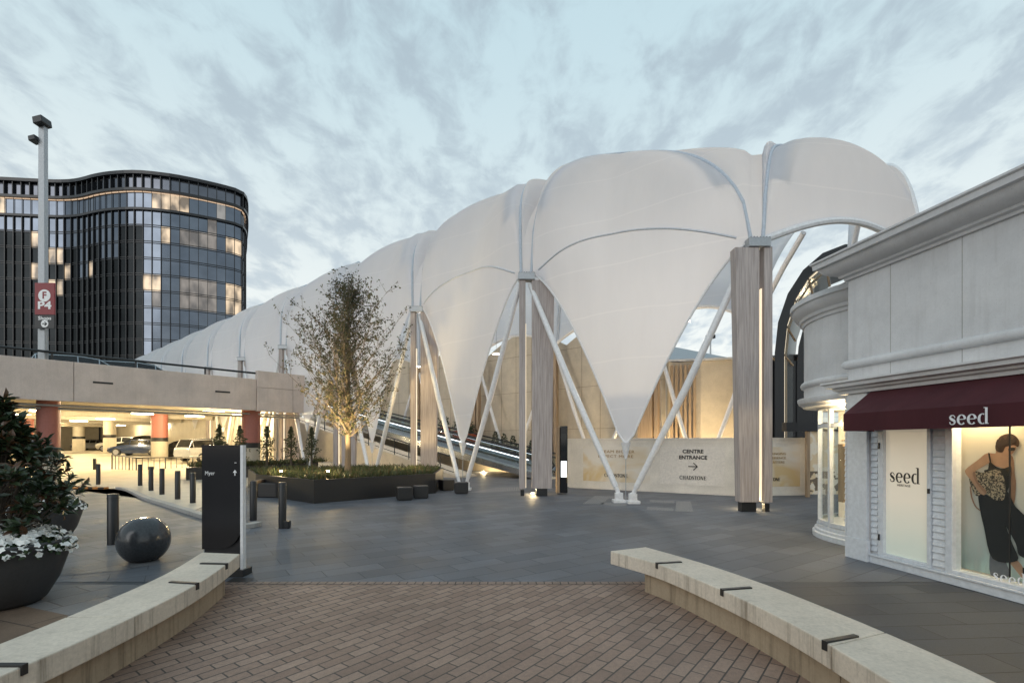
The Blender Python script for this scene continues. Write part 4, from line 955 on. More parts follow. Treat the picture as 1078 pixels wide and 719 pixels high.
# steel planter bed with tree
PA, PB_, PC, PD, PE = G(330.5, 530), G(458.5, 519), V((-3.4, 24.2, 0)), V((-12.2, 22.6, 0)), G(269, 520.5)
PF = G(293, 524.3)
pbd = thing('steel_planter', 'long low black steel planter bed holding the uplit tree', 'planter')
poly = [PF, PA, PB_, PC, PD, PE]
mb = MB(); n = len(poly); ctr = sum(poly, V()) / n
inn = [p + (ctr - p).normalized() * .12 for p in poly]; ZT = .78
for i in range(n):
    a, b, c, d = poly[i], poly[(i + 1) % n], inn[(i + 1) % n], inn[i]
    mb.hexa([a, b, c, d], [x + V((0, 0, ZT)) for x in (a, b, c, d)])
mb.build('planter_wall', 'planter_steel', pbd)
mb = MB(); mb.add([p + V((0, 0, .70)) for p in inn], [tuple(range(n))]); mb.build('soil', 'soil', pbd)
def in_poly(p, pol):
    c = False; j = len(pol) - 1
    for i in range(len(pol)):
        if (pol[i].y > p.y) != (pol[j].y > p.y) and p.x < (pol[j].x - pol[i].x) * (p.y - pol[i].y) / (pol[j].y - pol[i].y) + pol[i].x: c = not c
        j = i
    return c
random.seed(21); lf = MB(); cnt = 0
while cnt < 1500:
    p = V((random.uniform(-12.2, -3), random.uniform(16, 24.3), 0))
    if not in_poly(p, inn): continue
    cnt += 1; hh = random.uniform(.12, .38)
    for k in range(5):
        d = V((random.uniform(-1, 1), random.uniform(-1, 1), random.uniform(.6, 1.8))); leaf_quad(lf, V((p.x, p.y, .70)), d, rdir(), hh * random.uniform(.6, 1.2), .05, .1)
o = lf.build('ground_cover', 'cover_leaf'); tag(o, 'strappy low green ground cover plants in the steel planter', 'ground cover', None, 'stuff')
def planter_tree(label, loc, hgt):
    random.seed(5); t = thing('planter_tree', label, 'tree', loc); tr = MB(); lf = MB()
    tr.tube([(0, 0, 0), (.02, 0, 1.0), (-.02, .02, 2.2), (.03, 0, 3.4), (.0, 0, hgt * .62), (.05, 0, hgt - .4)], [.13, .11, .095, .08, .05, .012], 10)
    for i in range(96):
        f = ((i + random.random()) / 96) ** 1.1; z0 = 1.45 + f * (hgt - 2.5); a = i * 2.4 + random.uniform(-.4, .4)
        ln = (1 - f) * 2.2 + .42; ln *= random.uniform(.65, 1.12) * (1.25 if .1 < f < .55 else 1.0)
        if f < .1: ln *= .72
        up = .72 + f * .5
        b0 = V((0, 0, z0)); d = V((math.cos(a), math.sin(a), up)); pts_ = [b0]
        for k in range(1, 5): pts_.append(b0 + d * ln * k / 4 + V((0, 0, .10 * k * k * ln / 8)) + rdir() * .06 * k)
        tr.tube(pts_, [.020, .015, .011, .007, .003], 5)
        for k in range(1, 5):
            for j in range(3 + int(ln * 1.3)):
                q = pts_[k - 1].lerp(pts_[k], random.random()); e = q + (rdir() + V((0, 0, .45)) + d * .3) * random.uniform(.22, .5)
                tr.tube([q, e], [.006, .003], 4, False)
                for _ in range(6): leaf_quad(lf, q.lerp(e, random.uniform(.3, 1.1)) + rdir() * .06, rdir() + V((0, 0, -.1)), rdir(), random.uniform(.075, .125), random.uniform(.04, .06), .15)
    tr.build('trunk', 'pale_bark', t, smooth=True); lf.build('crown', 'tree_leaf', t); return t
tp = Pd(366, 19.6); planter_tree('airy uplit tree with wispy crown standing in the steel planter', (tp.x, tp.y, .7), 8.3)
# uplights in the planter
for lb, u, v, d, e, tgt in (('glowing ground uplight in the planter directly under the tree', 345, 493, 17.6, 2600, tp + V((0, 0, 4.5))), ('small ground uplight near the left end of the planter', 296, 493, 18.5, 300, V((-9.5, 21, 4))), ('dim ground uplight at the right end of the planter', 432, 492, 20.5, 420, V((-4.2, 23.5, 5)))):
    p = Pd(u, d); p.z = H + (CV - v) * d / F - .1
    t = thing('garden_uplight', lb, 'light', p); mb = MB(); mb.tube([(0, 0, -.3), (0, 0, -.02)], .055, 10); mb.build('housing', 'black_metal', t); mb = MB(); mb.tube([(0, 0, -.015), (0, 0, .03)], .05, 10); mb.build('lens', 'flood_lens', t)
    lamp('uplight_lamp', 'SPOT', (0, 0, .12), e * .8, (1, .74, .36), .06, t, aim=tgt - p, spot=85); lamp('uplight_glow', 'POINT', (0, 0, .3), 60, (1, .74, .36), .06, t)
# second planter with columnar shrubs, in front of the car park side
pb2 = thing('back_planter', 'low black planter trough with clipped shrubs along the car park edge', 'planter')
a, b = G(196, 507.5), G(262, 505); mb = MB(); wall_seg(mb, a, b, 0, .72, 1.6); mb.build('trough', 'planter_steel', pb2); a2, b2_ = G(262, 505), G(335, 499); mb = MB(); wall_seg(mb, a2, b2_, 0, .75, 1.2); mb.build('trough', 'planter_steel', pb2)
random.seed(8); lf = MB()
for i in range(520):
    q = a.lerp(b, random.random()) if i % 2 else a2.lerp(b2_, random.random()); q = q + V((random.uniform(-.2, .2), random.uniform(.2, 1.2), .72))
    for k in range(4): leaf_quad(lf, q, V((random.uniform(-1, 1), random.uniform(-1, 1), random.uniform(.6, 1.8))), rdir(), random.uniform(.15, .4), .06, .1)
tag(lf.build('ground_cover', 'cover_leaf'), 'tufts of green planting in the back trough under the shrubs', 'ground cover', None, 'stuff')
def column_shrub(label, loc, hgt, proto=[None]):
    if proto[0] is None:
        random.seed(9); t = thing('column_shrub', label, 'shrub', loc, 0, 'narrow clipped shrubs beside the car park'); tr = MB(); lf = MB()
        tr.tube([(0, 0, 0), (0, 0, .92)], [.03, .012], 6)
        for i in range(750):
            f = random.random() ** .8; z = .12 + .88 * f; r = .20 * (1 - f ** 2.2) * random.uniform(.35, 1.15) * (.8 + .25 * math.sin(f * 23)); an = random.uniform(0, 6.283)
            c = V((r * math.cos(an), r * math.sin(an), z)); leaf_quad(lf, c, rdir() + V((c.x, c.y, .02)) * 3, rdir(), random.uniform(.035, .06), .026, .15)
        tr.build('stem', 'bark', t); lf.build('foliage', 'shrub_leaf', t); proto[0] = t
    else: t = copy_tree(proto[0]); t['label'] = label
    t.location = loc; t.scale = (hgt * 1.05, hgt * 1.05, hgt); t.rotation_euler.z = random.uniform(0, 6); return t
for u, d, vt, lb in ((231, 25.2, 448, 'narrow shrub left of the red column, directly above the way sign'), (252.5, 26.2, 449, 'narrow shrub close against the left of the red column'), (281, 26.8, 449, 'narrow shrub just right of the red column'), (306.5, 27.0, 450, 'narrow shrub second to the right of the red column'), (328, 27.2, 451, 'narrow shrub third to the right of the red column, by the tree')):
    p = Pd(u, d); p.z = .72; column_shrub(lb, p, (H + (CV - vt) * d / F - .72))
# seats
cubes = [(424, 527, .56, 'black cube seat nearest the planter long side'), (441.5, 525, .54, 'black cube seat touching the planter corner, second from left'), (469, 516.5, .56, 'black cube seat farther back beside the strut foot'), (485, 520, .54, 'rightmost black cube seat by the strut foot')]
proto = None
for u, v, sz, lb in cubes:
    p = G(u, v) + V((0, .25, 0))
    if proto is None:
        proto = thing('cube_seat', lb, 'seat', p, R(20), 'black cube seats by the planter'); mb = MB(); mb.box((0, 0, .24), (.52, .52, .42)); mb.build('block', 'planter_steel', proto, bevel=.02); mb = MB(); mb.box((0, 0, .015), (.44, .44, .03)); mb.build('foot', 'black_metal', proto); o = proto
    else: o = copy_tree(proto); o['label'] = lb; o.location = p; o.rotation_euler.z = R(random.uniform(5, 35))
t = thing('block_bench', 'dark block bench with brown side between the bollards and planter', 'bench'); p = G(285, 524)
mb = MB(); mb.box((p.x, p.y + .5, .27), (1.0, .9, .5)); mb.build('block', 'planter_steel', t, bevel=.015); mb = MB(); mb.box((p.x - .62, p.y + .75, .32), (.2, 1.4, .62)); mb.build('end_panel', 'corten', t, bevel=.01)

# ------------------------------------------------------------------ travelators, ramp rail, pots
def incline(o0, L_, slope, lift=0):
    def f(s, side, z): 
        q = o0 + LD * s + LP * side; return V((q.x, q.y, z + max(0, min(s, L_)) * slope + lift))
    return f
base0 = Fr[3] + LP * 6.3 - LD * 1.2
for j, (off, lb) in enumerate(((0, 'travelator nearer the ramp railing, rising to the upper deck'), (2.1, 'travelator farther from the ramp railing, rising beside it'))):
    tv = thing('travelator', lb, 'travelator', (0, 0, 0), 0, 'lit travelators under the canopy'); f = incline(base0 + LP * off, 26, .19)
    mb = MB()
    for sd in (0, 1.5):
        mb.hexa([f(-1.2, sd - .12, 0), f(26, sd - .12, -.4), f(26, sd + .12, -.4), f(-1.2, sd + .12, 0)], [f(-1.2, sd - .12, .3), f(26, sd - .12, .3), f(26, sd + .12, .3), f(-1.2, sd + .12, .3)])
    mb.build('skirt', 'chrome', tv)
    mb = MB(); mb.hexa([f(-1.5, .12, 0), f(26, .12, -.3), f(26, 1.38, -.3), f(-1.5, 1.38, 0)], [f(-1.5, .12, .06), f(26, .12, .06), f(26, 1.38, .06), f(-1.5, 1.38, .06)]); mb.build('pallet_belt', 'galvanised', tv)
    for sd in (0, 1.5):
        mb = MB(); mb.add([f(-.9, sd, .3), f(26, sd, .3), f(26, sd, 1.1), f(-.9, sd, 1.1)], [(0, 1, 2, 3)]); gl_ = mb.build('balustrade', 'balustrade_glass', tv)
        mb = MB(); mb.tube([f(-.9, sd, .4), f(-1.25, sd, .7), f(-.9, sd, 1.14), f(26, sd, 1.14)], .05, 8); mb.build('handrail', 'rubber', gl_)
        if sd: continue
        mb = MB(); mb.tube([f(-.6, sd - .05, 1.05), f(26, sd - .05, 1.05)], .028, 6); mb.build('light_strip', 'led_cool', gl_)
        
rm = thing('access_ramp', 'pale walled ramp with black balustrade in front of the travelators', 'ramp'); f = incline(base0 - LP * 1.9 + LD * 3.0, 24, .19)
mb = MB(); mb.hexa([f(0, -.2, -.0), f(24, -.2, -4.56), f(24, 1.4, -4.56), f(0, 1.4, 0)], [f(0, -.2, .1), f(24, -.2, .1), f(24, 1.4, .1), f(0, 1.4, .1)]); mb.build('ramp_wall', 'beige_panel', rm)
mb = MB(); mb.tube([f(0, -.1, 1.1), f(24, -.1, 1.1)], .04, 8); mb.tube([f(0, -.1, .25), f(24, -.1, .25)], .025, 6)
for k in range(17): mb.tube([f(k * 1.5, -.1, .1), f(k * 1.5, -.1, 1.1)], .035, 6)
mb.build('balustrade', 'black_metal', rm)
for k, (s, lb) in enumerate(((11.3, 'orange pot with a dark shrub, highest up the travelator'), (9.7, 'orange pot with a dark shrub, middle of the three beside the travelator'), (8.4, 'orange pot with a dark shrub, lowest beside the travelator'))):
    f = incline(base0 + LP * 4.25, 26, .19); p = f(s, 0, 0); t = thing('plant_pot', lb, 'plant pot', p, 0, 'orange pots beside the travelators'); mb = MB(); mb.lathe([(0, .15), (.38, .15), (.5, 1.05), (.44, 1.05), (.42, .95), (0, .95)], (0, 0, 0), 24); mb.build('pot', 'orange_pot', t, smooth=True)
    random.seed(k); lf = MB()
    for i in range(160): c = rdir() * random.uniform(.1, .5); leaf_quad(lf, c + V((0, 0, 1.45)), rdir(), rdir(), .16, .08)
    lf.build('foliage', 'hedge_leaf', t)
f = incline(base0 + LP * 4.3, 26, .19); mb = MB(); mb.hexa([f(-1, -.35, -.2), f(26, -.35, -5.1), f(26, .5, -5.1), f(-1, .5, -.2)], [f(-1, -.35, .15), f(26, -.35, .15), f(26, .5, .15), f(-1, .5, .15)]); st_ = thing('plant_shelf', 'sloping pale shelf carrying pots behind the travelators', 'shelf'); mb.build('shelf', 'beige_panel', st_)
pr_ = None
for k in range(9):
    s = -.6 + k * .82; p = f(s, .05, .15) if k > 2 else (f(0, 0, 0) - LD * (3.4 - k * 1.0)); 
    if k <= 2: p.z = 0.0
    if pr_ is None:
        random.seed(30); pr_ = thing('potted_shrub', 'x', 'shrub', p, 0, 'small potted conifers behind the travelators'); mb = MB(); mb.box((0, 0, .22), (.44, .44, .44)); mb.build('pot', 'black_metal', pr_, bevel=.02); lf = MB()
        for i in range(330): fz = random.random(); r = .34 * (1 - fz) ** .7 * random.uniform(.4, 1.1); an = random.uniform(0, 6.28); leaf_quad(lf, V((r * math.cos(an), r * math.sin(an), .42 + fz * 1.05)), V((math.cos(an), math.sin(an), .6)) + rdir() * .5, rdir(), .12, .045)
        lf.build('foliage', 'hedge_leaf', pr_); o = pr_
    else: o = copy_tree(pr_); o.location = p; o.rotation_euler.z = k * 1.3
    o['label'] = 'small dark potted conifer in the row behind the lower travelator end'
# wall wash lamps inside the canopy (ground uplights with visible lenses)
for lb, pos, e, tgt in (('bright ground light at the foot of the travelators', G(509, 497) , 110, None), ('recessed ground light at the base of the second post', Fr[2] + V((.25, .45, 0)), 30, None), ('recessed ground light at the base of the entrance post', Fr[1] + V((.05, .5, 0)), 30, None), ('recessed wall washer below the arched panel wall', Bk[3] - LP * .5 + LD * 1.2, 800, None), ('recessed wall washer behind the hoarding by the timber battens', Bk[2] - LP * .6 + V((.2, -.6, 0)), 700, None), ('recessed wall washer far along the panel wall', Bk[4] - LP * .5 + LD * 1.6, 800, None), ('recessed wall washer behind the travelator shelf', Bk[5] - LP * .6 + V((0, 0, 2.2)), 800, None), ('recessed wall washer behind the entrance hoarding end', V((11.2, 24.6, 0)), 550, None)):
    t = thing('ground_light', lb, 'light', pos); mb = MB(); mb.tube([(0, 0, .0), (0, 0, .04)], .10, 14); mb.build('ring', 'black_metal', t); mb = MB(); mb.tube([(0, 0, .041), (0, 0, .05)], .07, 12); mb.build('lens', 'flood_lens', t)
    lamp('ground_lamp', 'POINT', (0, 0, .25), e, (1, .76, .42), .1, t)
for i, p in enumerate(((Fr[3] + Bk[3]) / 2, (Fr[1] + Fr[2]) / 2 + LP * 5.0, (Fr[4] + Bk[4]) / 2, (Fr[5] + Bk[5]) / 2, (Fr[6] + Bk[6]) / 2, (Fr[7] + Bk[7]) / 2)):  # added fill lights, hung inside so the membrane glows through
    pp = V((p.x, p.y, 7.0)); hg = thing('fill_light', ['added fill light hanging over the travelator landing', 'added fill light hanging behind the second post', 'added fill light hanging over the lower travelators', 'added fill light hanging over the upper travelators', 'added fill light hanging over the deck end', 'added fill light hanging farthest along the canopy'][i], 'light', pp)
    mb = MB(); mb.tube([(0, 0, .05), (0, 0, 5.2)], .01, 5); mb.build('added_cable', 'galvanised', hg); mb = MB(); mb.lathe([(.0, .05), (.22, .05), (.22, 0), (0, 0)], (0, 0, 0), 16); mb.build('added_diffuser', 'led_warm', hg)
    lamp('fill_lamp', 'POINT', (0, 0, -.3), 290 if i == 1 else 210, (1, .92, .83), .3, hg)

# tactile pavers, pit lid
m = MT('tactile'); co = m.coord('World'); vn = m.n('ShaderNodeTexBrick'); m.link(co, vn.inputs['Vector']); vn.offset = 0; vn.inputs['Scale'].default_value = 1; vn.inputs['Brick Width'].default_value = .075; vn.inputs['Row Height'].default_value = .075; vn.inputs['Mortar Size'].default_value = .019
vn.inputs['Color1'].default_value = (.42, .40, .38, 1); vn.inputs['Color2'].default_value = (.36, .35, .33, 1); vn.inputs['Mortar'].default_value = (.10, .105, .115, 1); m.color(vn.outputs[0]); m.set(rough=.6)
for px in (((626, 522), (643, 522.3), (634, 531), (613, 530.5)), ((643, 522.3), (664, 522.8), (664, 525.2), (641, 524.6)), ((634, 529), (660, 530), (659, 532.8), (632, 531.6)), ((712, 527.5), (727, 527.7), (730, 538.5), (711, 538.3)), ((684, 526), (710, 527.3), (710, 529.5), (684, 528.5)), ((681, 533.4), (709, 535.2), (709, 537.8), (681, 536.5)), ((522, 513.2), (549, 512.4), (551, 516), (503, 518.8), (494, 518))):
    sheet('tactile_paving', [G(*q)[:2] for q in px], .005, 'tactile')
sheet('pit_lid', [G(238, 613)[:2], G(262, 613)[:2], G(268, 608.5)[:2], G(246, 608.5)[:2]], .008, 'planter_steel')

# ------------------------------------------------------------------ arched glass entrance behind the shop
ae = thing('arched_entrance', 'black framed glass barrel arch entrance glowing behind the curved shop corner', 'building')
def arch_pts(u0, uc, vt, vs, d, n=18, wfac=1.0):
    l = P(u0, vs, d); c = P(uc, vt, d); hw = c.x - l.x; zs = l.z; rs = c.z - zs; pts_ = [(l.x, 0.0)]
    for k in range(n + 1):
        a = math.pi - math.pi * k / n; pts_.append((c.x + hw * math.cos(a), zs + rs * math.sin(a)))
    pts_.append((c.x + hw, 0.0)); return pts_
dA = 23.0
oa = arch_pts(815.5, 902, 256, 372, dA, 11); ia = arch_pts(825.5, 902, 265.5, 372, dA, 11)
def band(mb, o_, i_, y0, y1):
    q_ = (y1 - dA) * .72; y_ = (y0 - dA) * .72
    mb.grid([[(x + y_, y0, z) for x, z in o_], [(x + y_, y0, z) for x, z in i_], [(x + q_, y1, z) for x, z in i_], [(x + q_, y1, z) for x, z in o_], [(x + y_, y0, z) for x, z in o_]])
mb = MB(); band(mb, oa, ia, dA, dA + 3.4); mb.build('outer_frame', 'sign_black', ae)
ob = arch_pts(838, 905, 292, 384, dA, 14); ic = arch_pts(856, 905, 318, 396, dA, 14)
mb = MB(); band(mb, ob, ic, dA + .3, dA + 3.0); mb.build('inner_frame', 'sign_black', ae)
mb = MB(); mb.grid([[(x, dA + .1, z) for x, z in ia], [(x, dA + .25, z) for x, z in arch_pts(838, 905, 292, 384, dA, 11)]]); mb.build('glazing', 'clear_glass', ae)
tr = MB(); e_ = ia; f2 = arch_pts(838, 905, 292, 384, dA, 11)
for k in range(len(e_)): tr.tube([(e_[k][0], dA + .1, e_[k][1]), (f2[k][0], dA + .25, f2[k][1])], .05, 6)
tr.tube([(x, dA + .2, z) for x, z in arch_pts(830, 902, 275, 372, dA, 11)], .05, 6)
tr.build('glazing_bar', 'warm_timber', ae)
mb = MB(); mb.tube([(x, dA + .12, z) for x, z in arch_pts(827, 902, 268, 372, dA, 11)], .03, 6); mb.build('light_strip', 'led_warm', ae)
bw = MB(); x0 = P(812, 400, 23.2).x; bw.box((x0 + .35, 23.4, 2.95), (.7, .3, 5.9)); bw.box((P(838, 400, 23.4).x + .3, 23.5, 2.95), (1.5, .3, 5.9)); bw.build('black_wall', 'sign_black', ae)
mb = MB(); mb.box((P(824.5, 400, 23.3).x, 23.45, 3.2), (.32, .1, 4.6)); mb.build('window', 'window_lit', ae)
mb = MB(); mb.box((P(800, 430, 23).x, 23.9, 3.3), (1.4, .15, 3.4)); mb.build('window', 'window_cool', ae)
lamp('arch_lamp', 'POINT', (P(885, 300, 25).x, 25.2, 9.2), 1100, (1, .72, .4), .3, ae)
# neighbouring shop window with printed picture between drum and hoarding
ns = thing('shop_window', 'lit shop window with a dark shoe print next to the hoarding end', 'shop window'); pa, pb = G(852, 523), G(872, 524)
m = MT('shoe_print'); co = m.coord('World'); f = m.noise(co, 1.7, 3, .5, .8); sp = m.n('ShaderNodeSeparateXYZ'); m.link(co, sp.inputs[0])
c = m.mix(m.rng(f, .46, .5), (.66, .52, .34), (.72, .66, .56)); c = m.mix(m.math('MULTIPLY', m.math('LESS_THAN', sp.outputs[2], .95), m.math('GREATER_THAN', m.noise(co, 4, 4), .47)), c, (.05, .035, .03)); m.color(c); m.set(rough=.4, emit=(1, .8, .5), es=.05)
pb = pb + V((1.5, .3, 0)); mb = MB(); wall_seg(mb, pa, pb, .1, 2.5, .05); mb.build('print', 'shoe_print', ns)
mb = MB(); wall_seg(mb, pa + V((-.9, -.1, 0)), pb + V((0, -.1, 0)), 2.42, 2.75, .3); mb.build('fascia', 'sign_black', ns); mb = MB(); wall_seg(mb, pa + V((-.12, -.05, 0)), pa + V((0, -.05, 0)), 0, 2.45, .12); mb.build('jamb', 'warm_timber', ns)

# ------------------------------------------------------------------ the shop
shop = thing('shop_building', 'white rendered shop with maroon awning, classical cornices and rounded corner bay', 'shop')
SO = G(893, 585); SA = (G(1078, 635) - G(905, 588)).normalized(); SN = V((SA.y, -SA.x, 0))
if SN.x > 0: SN = -SN
def S(s, z, off=0.): q = SO + SA * s + SN * off; return V((q.x, q.y, z))
def su(u, off=0.):
    q = SO + SN * off; k = (u - CU) / F; return (k * q.y - q.x) / (SA.x - k * SA.y)
def sp3(u, v, off=0.):
    s = su(u, off); p = S(s, 0, off); return S(s, H + (CV - v) * p.y / F, off)
SE = 9.0                                                    # the front runs on past the camera
def sbox(mb, s0, s1, z0, z1, o0, o1, mi=0):
    mb.hexa([S(s0, z0, o1), S(s1, z0, o1), S(s1, z0, o0), S(s0, z0, o0)], [S(s0, z1, o1), S(s1, z1, o1), S(s1, z1, o0), S(s0, z1, o0)], mi)
s_d0, s_d1 = su(924), su(979.5); s_w0 = su(996); s_w1 = su(1078) + 2.0
mb = MB(); sbox(mb, 0, SE, 2.75, 4.92, -.30, 0); sbox(mb, 0.0, su(914), .0, 2.75, -.3, 0); sbox(mb, su(914), s_d0, 0, 2.75, -.3, -.04); sbox(mb, s_d1, s_w0, 0, 2.75, -.3, -.04); sbox(mb, s_w1, SE, 0, 2.75, -.3, -.02)
mb.hexa([S(0.01, 0, -.3), S(.31, 0, -.3), S(.31, 0, -8), S(0.01, 0, -8)], [S(0.01, 4.9, -.3), S(.31, 4.9, -.3), S(.31, 4.9, -8), S(0.01, 4.9, -8)])
mb.hexa([S(0, 4.6, -.3), S(SE, 4.6, -.3), S(SE, 4.6, -8), S(0, 4.6, -8)], [S(0, 4.7, -.3), S(SE, 4.7, -.3), S(SE, 4.7, -8), S(0, 4.7, -8)])
mb.build('wall', 'render_white', shop)
jm = MB()
for u in (937.5, 1013): s = su(u); sbox(jm, s - .004, s + .004, 3.08, 4.9, 0, .003)
jm.build('wall_joint', 'kerb_concrete', shop)
def moulding(name, prof, s0, s1, mat, ret=1.2):
    """profile (offset, z) swept along the front with a mitred return at the left end"""
    rows = [[S(s1, z, o) for o, z in prof], [S(s0 - o * 1.0, z, o) for o, z in prof], [S(s0 - o * 1.0, z, -ret) for o, z in prof]]
    m_ = MB(); m_.grid(rows); return m_.build(name, mat, shop, smooth=True, ang=28)
corn = [(0, 4.86), (.04, 4.86), (.05, 4.90), (.10, 4.92), (.11, 4.955), (.20, 4.99), (.27, 5.04), (.31, 5.10), (.32, 5.13), (.38, 5.14), (.39, 5.22), (.42, 5.24), (.42, 5.27), (-.3, 5.30)]
moulding('cornice', corn, 0, SE, 'render_white')
moulding('roll_moulding', [(0, 3.30)] + [(.075 * math.cos(R(a)), 3.37 + .075 * math.sin(R(a))) for a in range(-80, 81, 20)] + [(0, 3.44)], 0, SE, 'render_white', .2)
moulding('lower_cornice', [(0, 2.84), (.10, 2.85), (.11, 2.90), (.16, 2.92), (.17, 2.95), (.25, 2.97), (.26, 3.02), (.30, 3.04), (.30, 3.07), (0, 3.10)], 0, SE, 'render_white', .2)
# corner pier and weatherboards
mb = MB(); sbox(mb, 0.02, su(915), .36, 2.84, 0, .05); sbox(mb, 0, su(916.5), .0, .36, 0, .07); mb.build('corner_pier', 'trim_white', shop, bevel=.006)
def boards(s0, s1, z0, z1, off):
    m_ = MB(); z = z0
    while z < z1 - .02: m_.hexa([S(s0, z, off + .034), S(s1, z, off + .034), S(s1, z, off), S(s0, z, off)], [S(s0, z + .094, off + .008), S(s1, z + .094, off + .008), S(s1, z + .094, off), S(s0, z + .094, off)]); z += .1
    return m_.build('weatherboard', 'trim_white', shop)
boards(su(916.2), s_d0 - .02, .2, 2.75, -.04); boards(s_d1 + .02, s_w0 - .01, .2, 2.75, -.04)
mb = MB()
for z in [.4 + .1 * k for k in range(24)]: m2 = .0; mb.hexa([S(-.03, z, .05), S(0.015, z, .05), S(0.015, z, -.3), S(-.03, z, -.3)], [S(-.01, z + .095, .05), S(0.015, z + .095, .05), S(0.015, z + .095, -.3), S(-.01, z + .095, -.3)])
mb.build('weatherboard', 'trim_white', shop)
mb = MB(); sbox(mb, su(916.8), SE, 0.0, .12, -.3, .03); sbox(mb, su(916.8), SE, .12, .15, -.3, .055); mb.build('sill_board', 'trim_white', shop, bevel=.006)
# display door panel
m = MT('door_print_reflection'); sp = m.n('ShaderNodeSeparateXYZ'); co = m.coord('World'); m.link(co, sp.inputs[0]); f = m.noise(co, 1.2, 3)
c = m.mix(m.rng(m.math('ADD', sp.outputs[2], m.math('MULTIPLY', f, .3)), .5, 1.25), (.42, .55, .52), (.74, .68, .58)); m.color(c); m.set(rough=.35, emit=(1, .86, .64), es=.20)  # blue-green reflection painted into the lower part of the print
s0, s1 = su(929.5), su(975.5)
dr = MB(); sbox(dr, s_d0, s0, .15, 2.75, -.12, .0); sbox(dr, s1, s_d1, .15, 2.75, -.12, 0); sbox(dr, s0, s1, .15, .2, -.12, 0); sbox(dr, s0, s1, 2.7, 2.75, -.12, 0); door = dr.build('door', 'trim_white', shop, bevel=.006)
mb = MB(); sbox(mb, s0, s1, .2, 2.7, -.10, -.06); pn = mb.build('door_panel', 'door_print_reflection', door)
mb = MB(); sbox(mb, s1 + .03, s1 + .05, 1.25, 1.32, 0, .03); [sbox(mb, s_d0 + .02, s_d0 + .04, z, z + .1, 0, .02) for z in (.4, 1.9)]; mb.build('door_handle', 'black_metal', door)
c1 = sp3(952, 500, -.06); serif('lettering', 'seed', S(su(952.2, -.06), c1.z, -.058), SA, UP, abs(su(968, -.06) - su(936, -.06)), .245, 'ink_black', pn, .002)
c1 = sp3(951.5, 511, -.06); text('lettering', 'HERITAGE', S(su(951.5, -.06), c1.z, -.056), SA, UP, .05, 'ink_black', pn, .001, width=.22)
# display window
fr = MB(); f0 = su(1003.5); sbox(fr, s_w0, f0, .15, 2.75, -.14, .02); sbox(fr, f0, s_w1, .15, .21, -.14, .03); sbox(fr, f0, s_w1, 2.68, 2.75, -.14, .02); sbox(fr, s_w1 - .08, s_w1, .21, 2.68, -.14, .02); win = fr.build('display_window', 'trim_white', shop, bevel=.008)
mb = MB(); mb.add([S(f0, .21, -.05), S(s_w1 - .08, .21, -.05), S(s_w1 - .08, 2.68, -.05), S(f0, 2.68, -.05)], [(0, 1, 2, 3)]); mb.build('pane', 'clear_glass', win)
sm = su(1063.0, -.05); mb = MB(); sbox(mb, sm - .008, sm + .008, .21, 2.68, -.055, -.045); mb.build('glass_joint', 'black_metal', win)
c1 = sp3(1063, 606, -.045)
for ch_, u, v in (('s', 1048.5, 604.5), ('e', 1057, 607), ('e', 1066, 609.3), ('d', 1075.5, 609.5)):
    q = sp3(u, v, -.045); hh = .10 if ch_ != 'd' else .145; serif('lettering', ch_, q, SA, UP, .085 if ch_ != 's' else .07, hh * (.74 / .46 if ch_ != 'd' else 1), 'letter_white', win, .002)
# interior of the display box
bxm = MB(); sbox(bxm, f0 - .1, s_w1, .15, .2, -1.0, -.15); sbox(bxm, f0 - .1, s_w1, 2.7, 2.75, -1.0, -.15); sbox(bxm, f0 - .12, f0 - .1, .15, 2.75, -1.0, -.15); bxm.build('display_box', 'hoarding_paint', shop)
# poster: printed figure
m = MT('poster_print'); co = m.coord('World'); sp = m.n('ShaderNodeSeparateXYZ'); m.link(co, sp.inputs[0]); bl_ = m.noise(m.coord('World', 0, (3, 3, .6)), 3.0, 4)
c = m.mix(m.rng(sp.outputs[2], .25, 2.2), (.62, .585, .53), (.66, .59, .48)); gr = m.rng(m.math('ADD', sp.outputs[2], m.math('MULTIPLY', bl_, .9)), 1.25, .62)
c = m.mix(gr, c, m.mix(m.rng(bl_, .38, .6), (.42, .52, .47), (.22, .30, .27))); m.color(c); m.set(rough=.5)
OFF = -.20
wpst = thing('window_poster', 'large fashion poster of a person in black holding a patterned bag', 'poster')
mb = MB(); sbox(mb, f0 - .08, s_w1 - .02, .22, 2.66, OFF - .02, OFF); back = mb.build('backing', 'poster_print', wpst)
plain('skin', (.42, .24, .15), .6); plain('skin_shade', (.30, .16, .095), .6); plain('hair_brown', (.055, .025, .014), .7); plain('hair_dark', (.028, .012, .008), .7); plain('cloth_black', (.010, .010, .011), .8); plain('plinth_grey', (.14, .14, .15), .7)
m = MT('bag_print'); co = m.coord('World'); vo = m.noise(co, 42, 3, .6, .6); m.color(m.mix(m.rng(vo, .46, .54), (.02, .015, .012), (.42, .33, .22))); m.set(rough=.7)
layer = [0]
def cutout(name, pts_, mat, par=back):
    layer[0] += 1; o_ = OFF + .0015 * layer[0]; pp = [sp3(u, v, o_) for u, v in pts_]; n_ = len(pp)
    cu = smooth_closed(pp, 4); n_ = len(cu); m_ = MB(); m_.add(cu, [tuple(range(n_))]); ob_ = m_.build(name, mat, par)
    bb = bmesh.new(); bb.from_mesh(ob_.data); bmesh.ops.triangulate(bb, faces=bb.faces); bb.to_mesh(ob_.data); bb.free(); return ob_
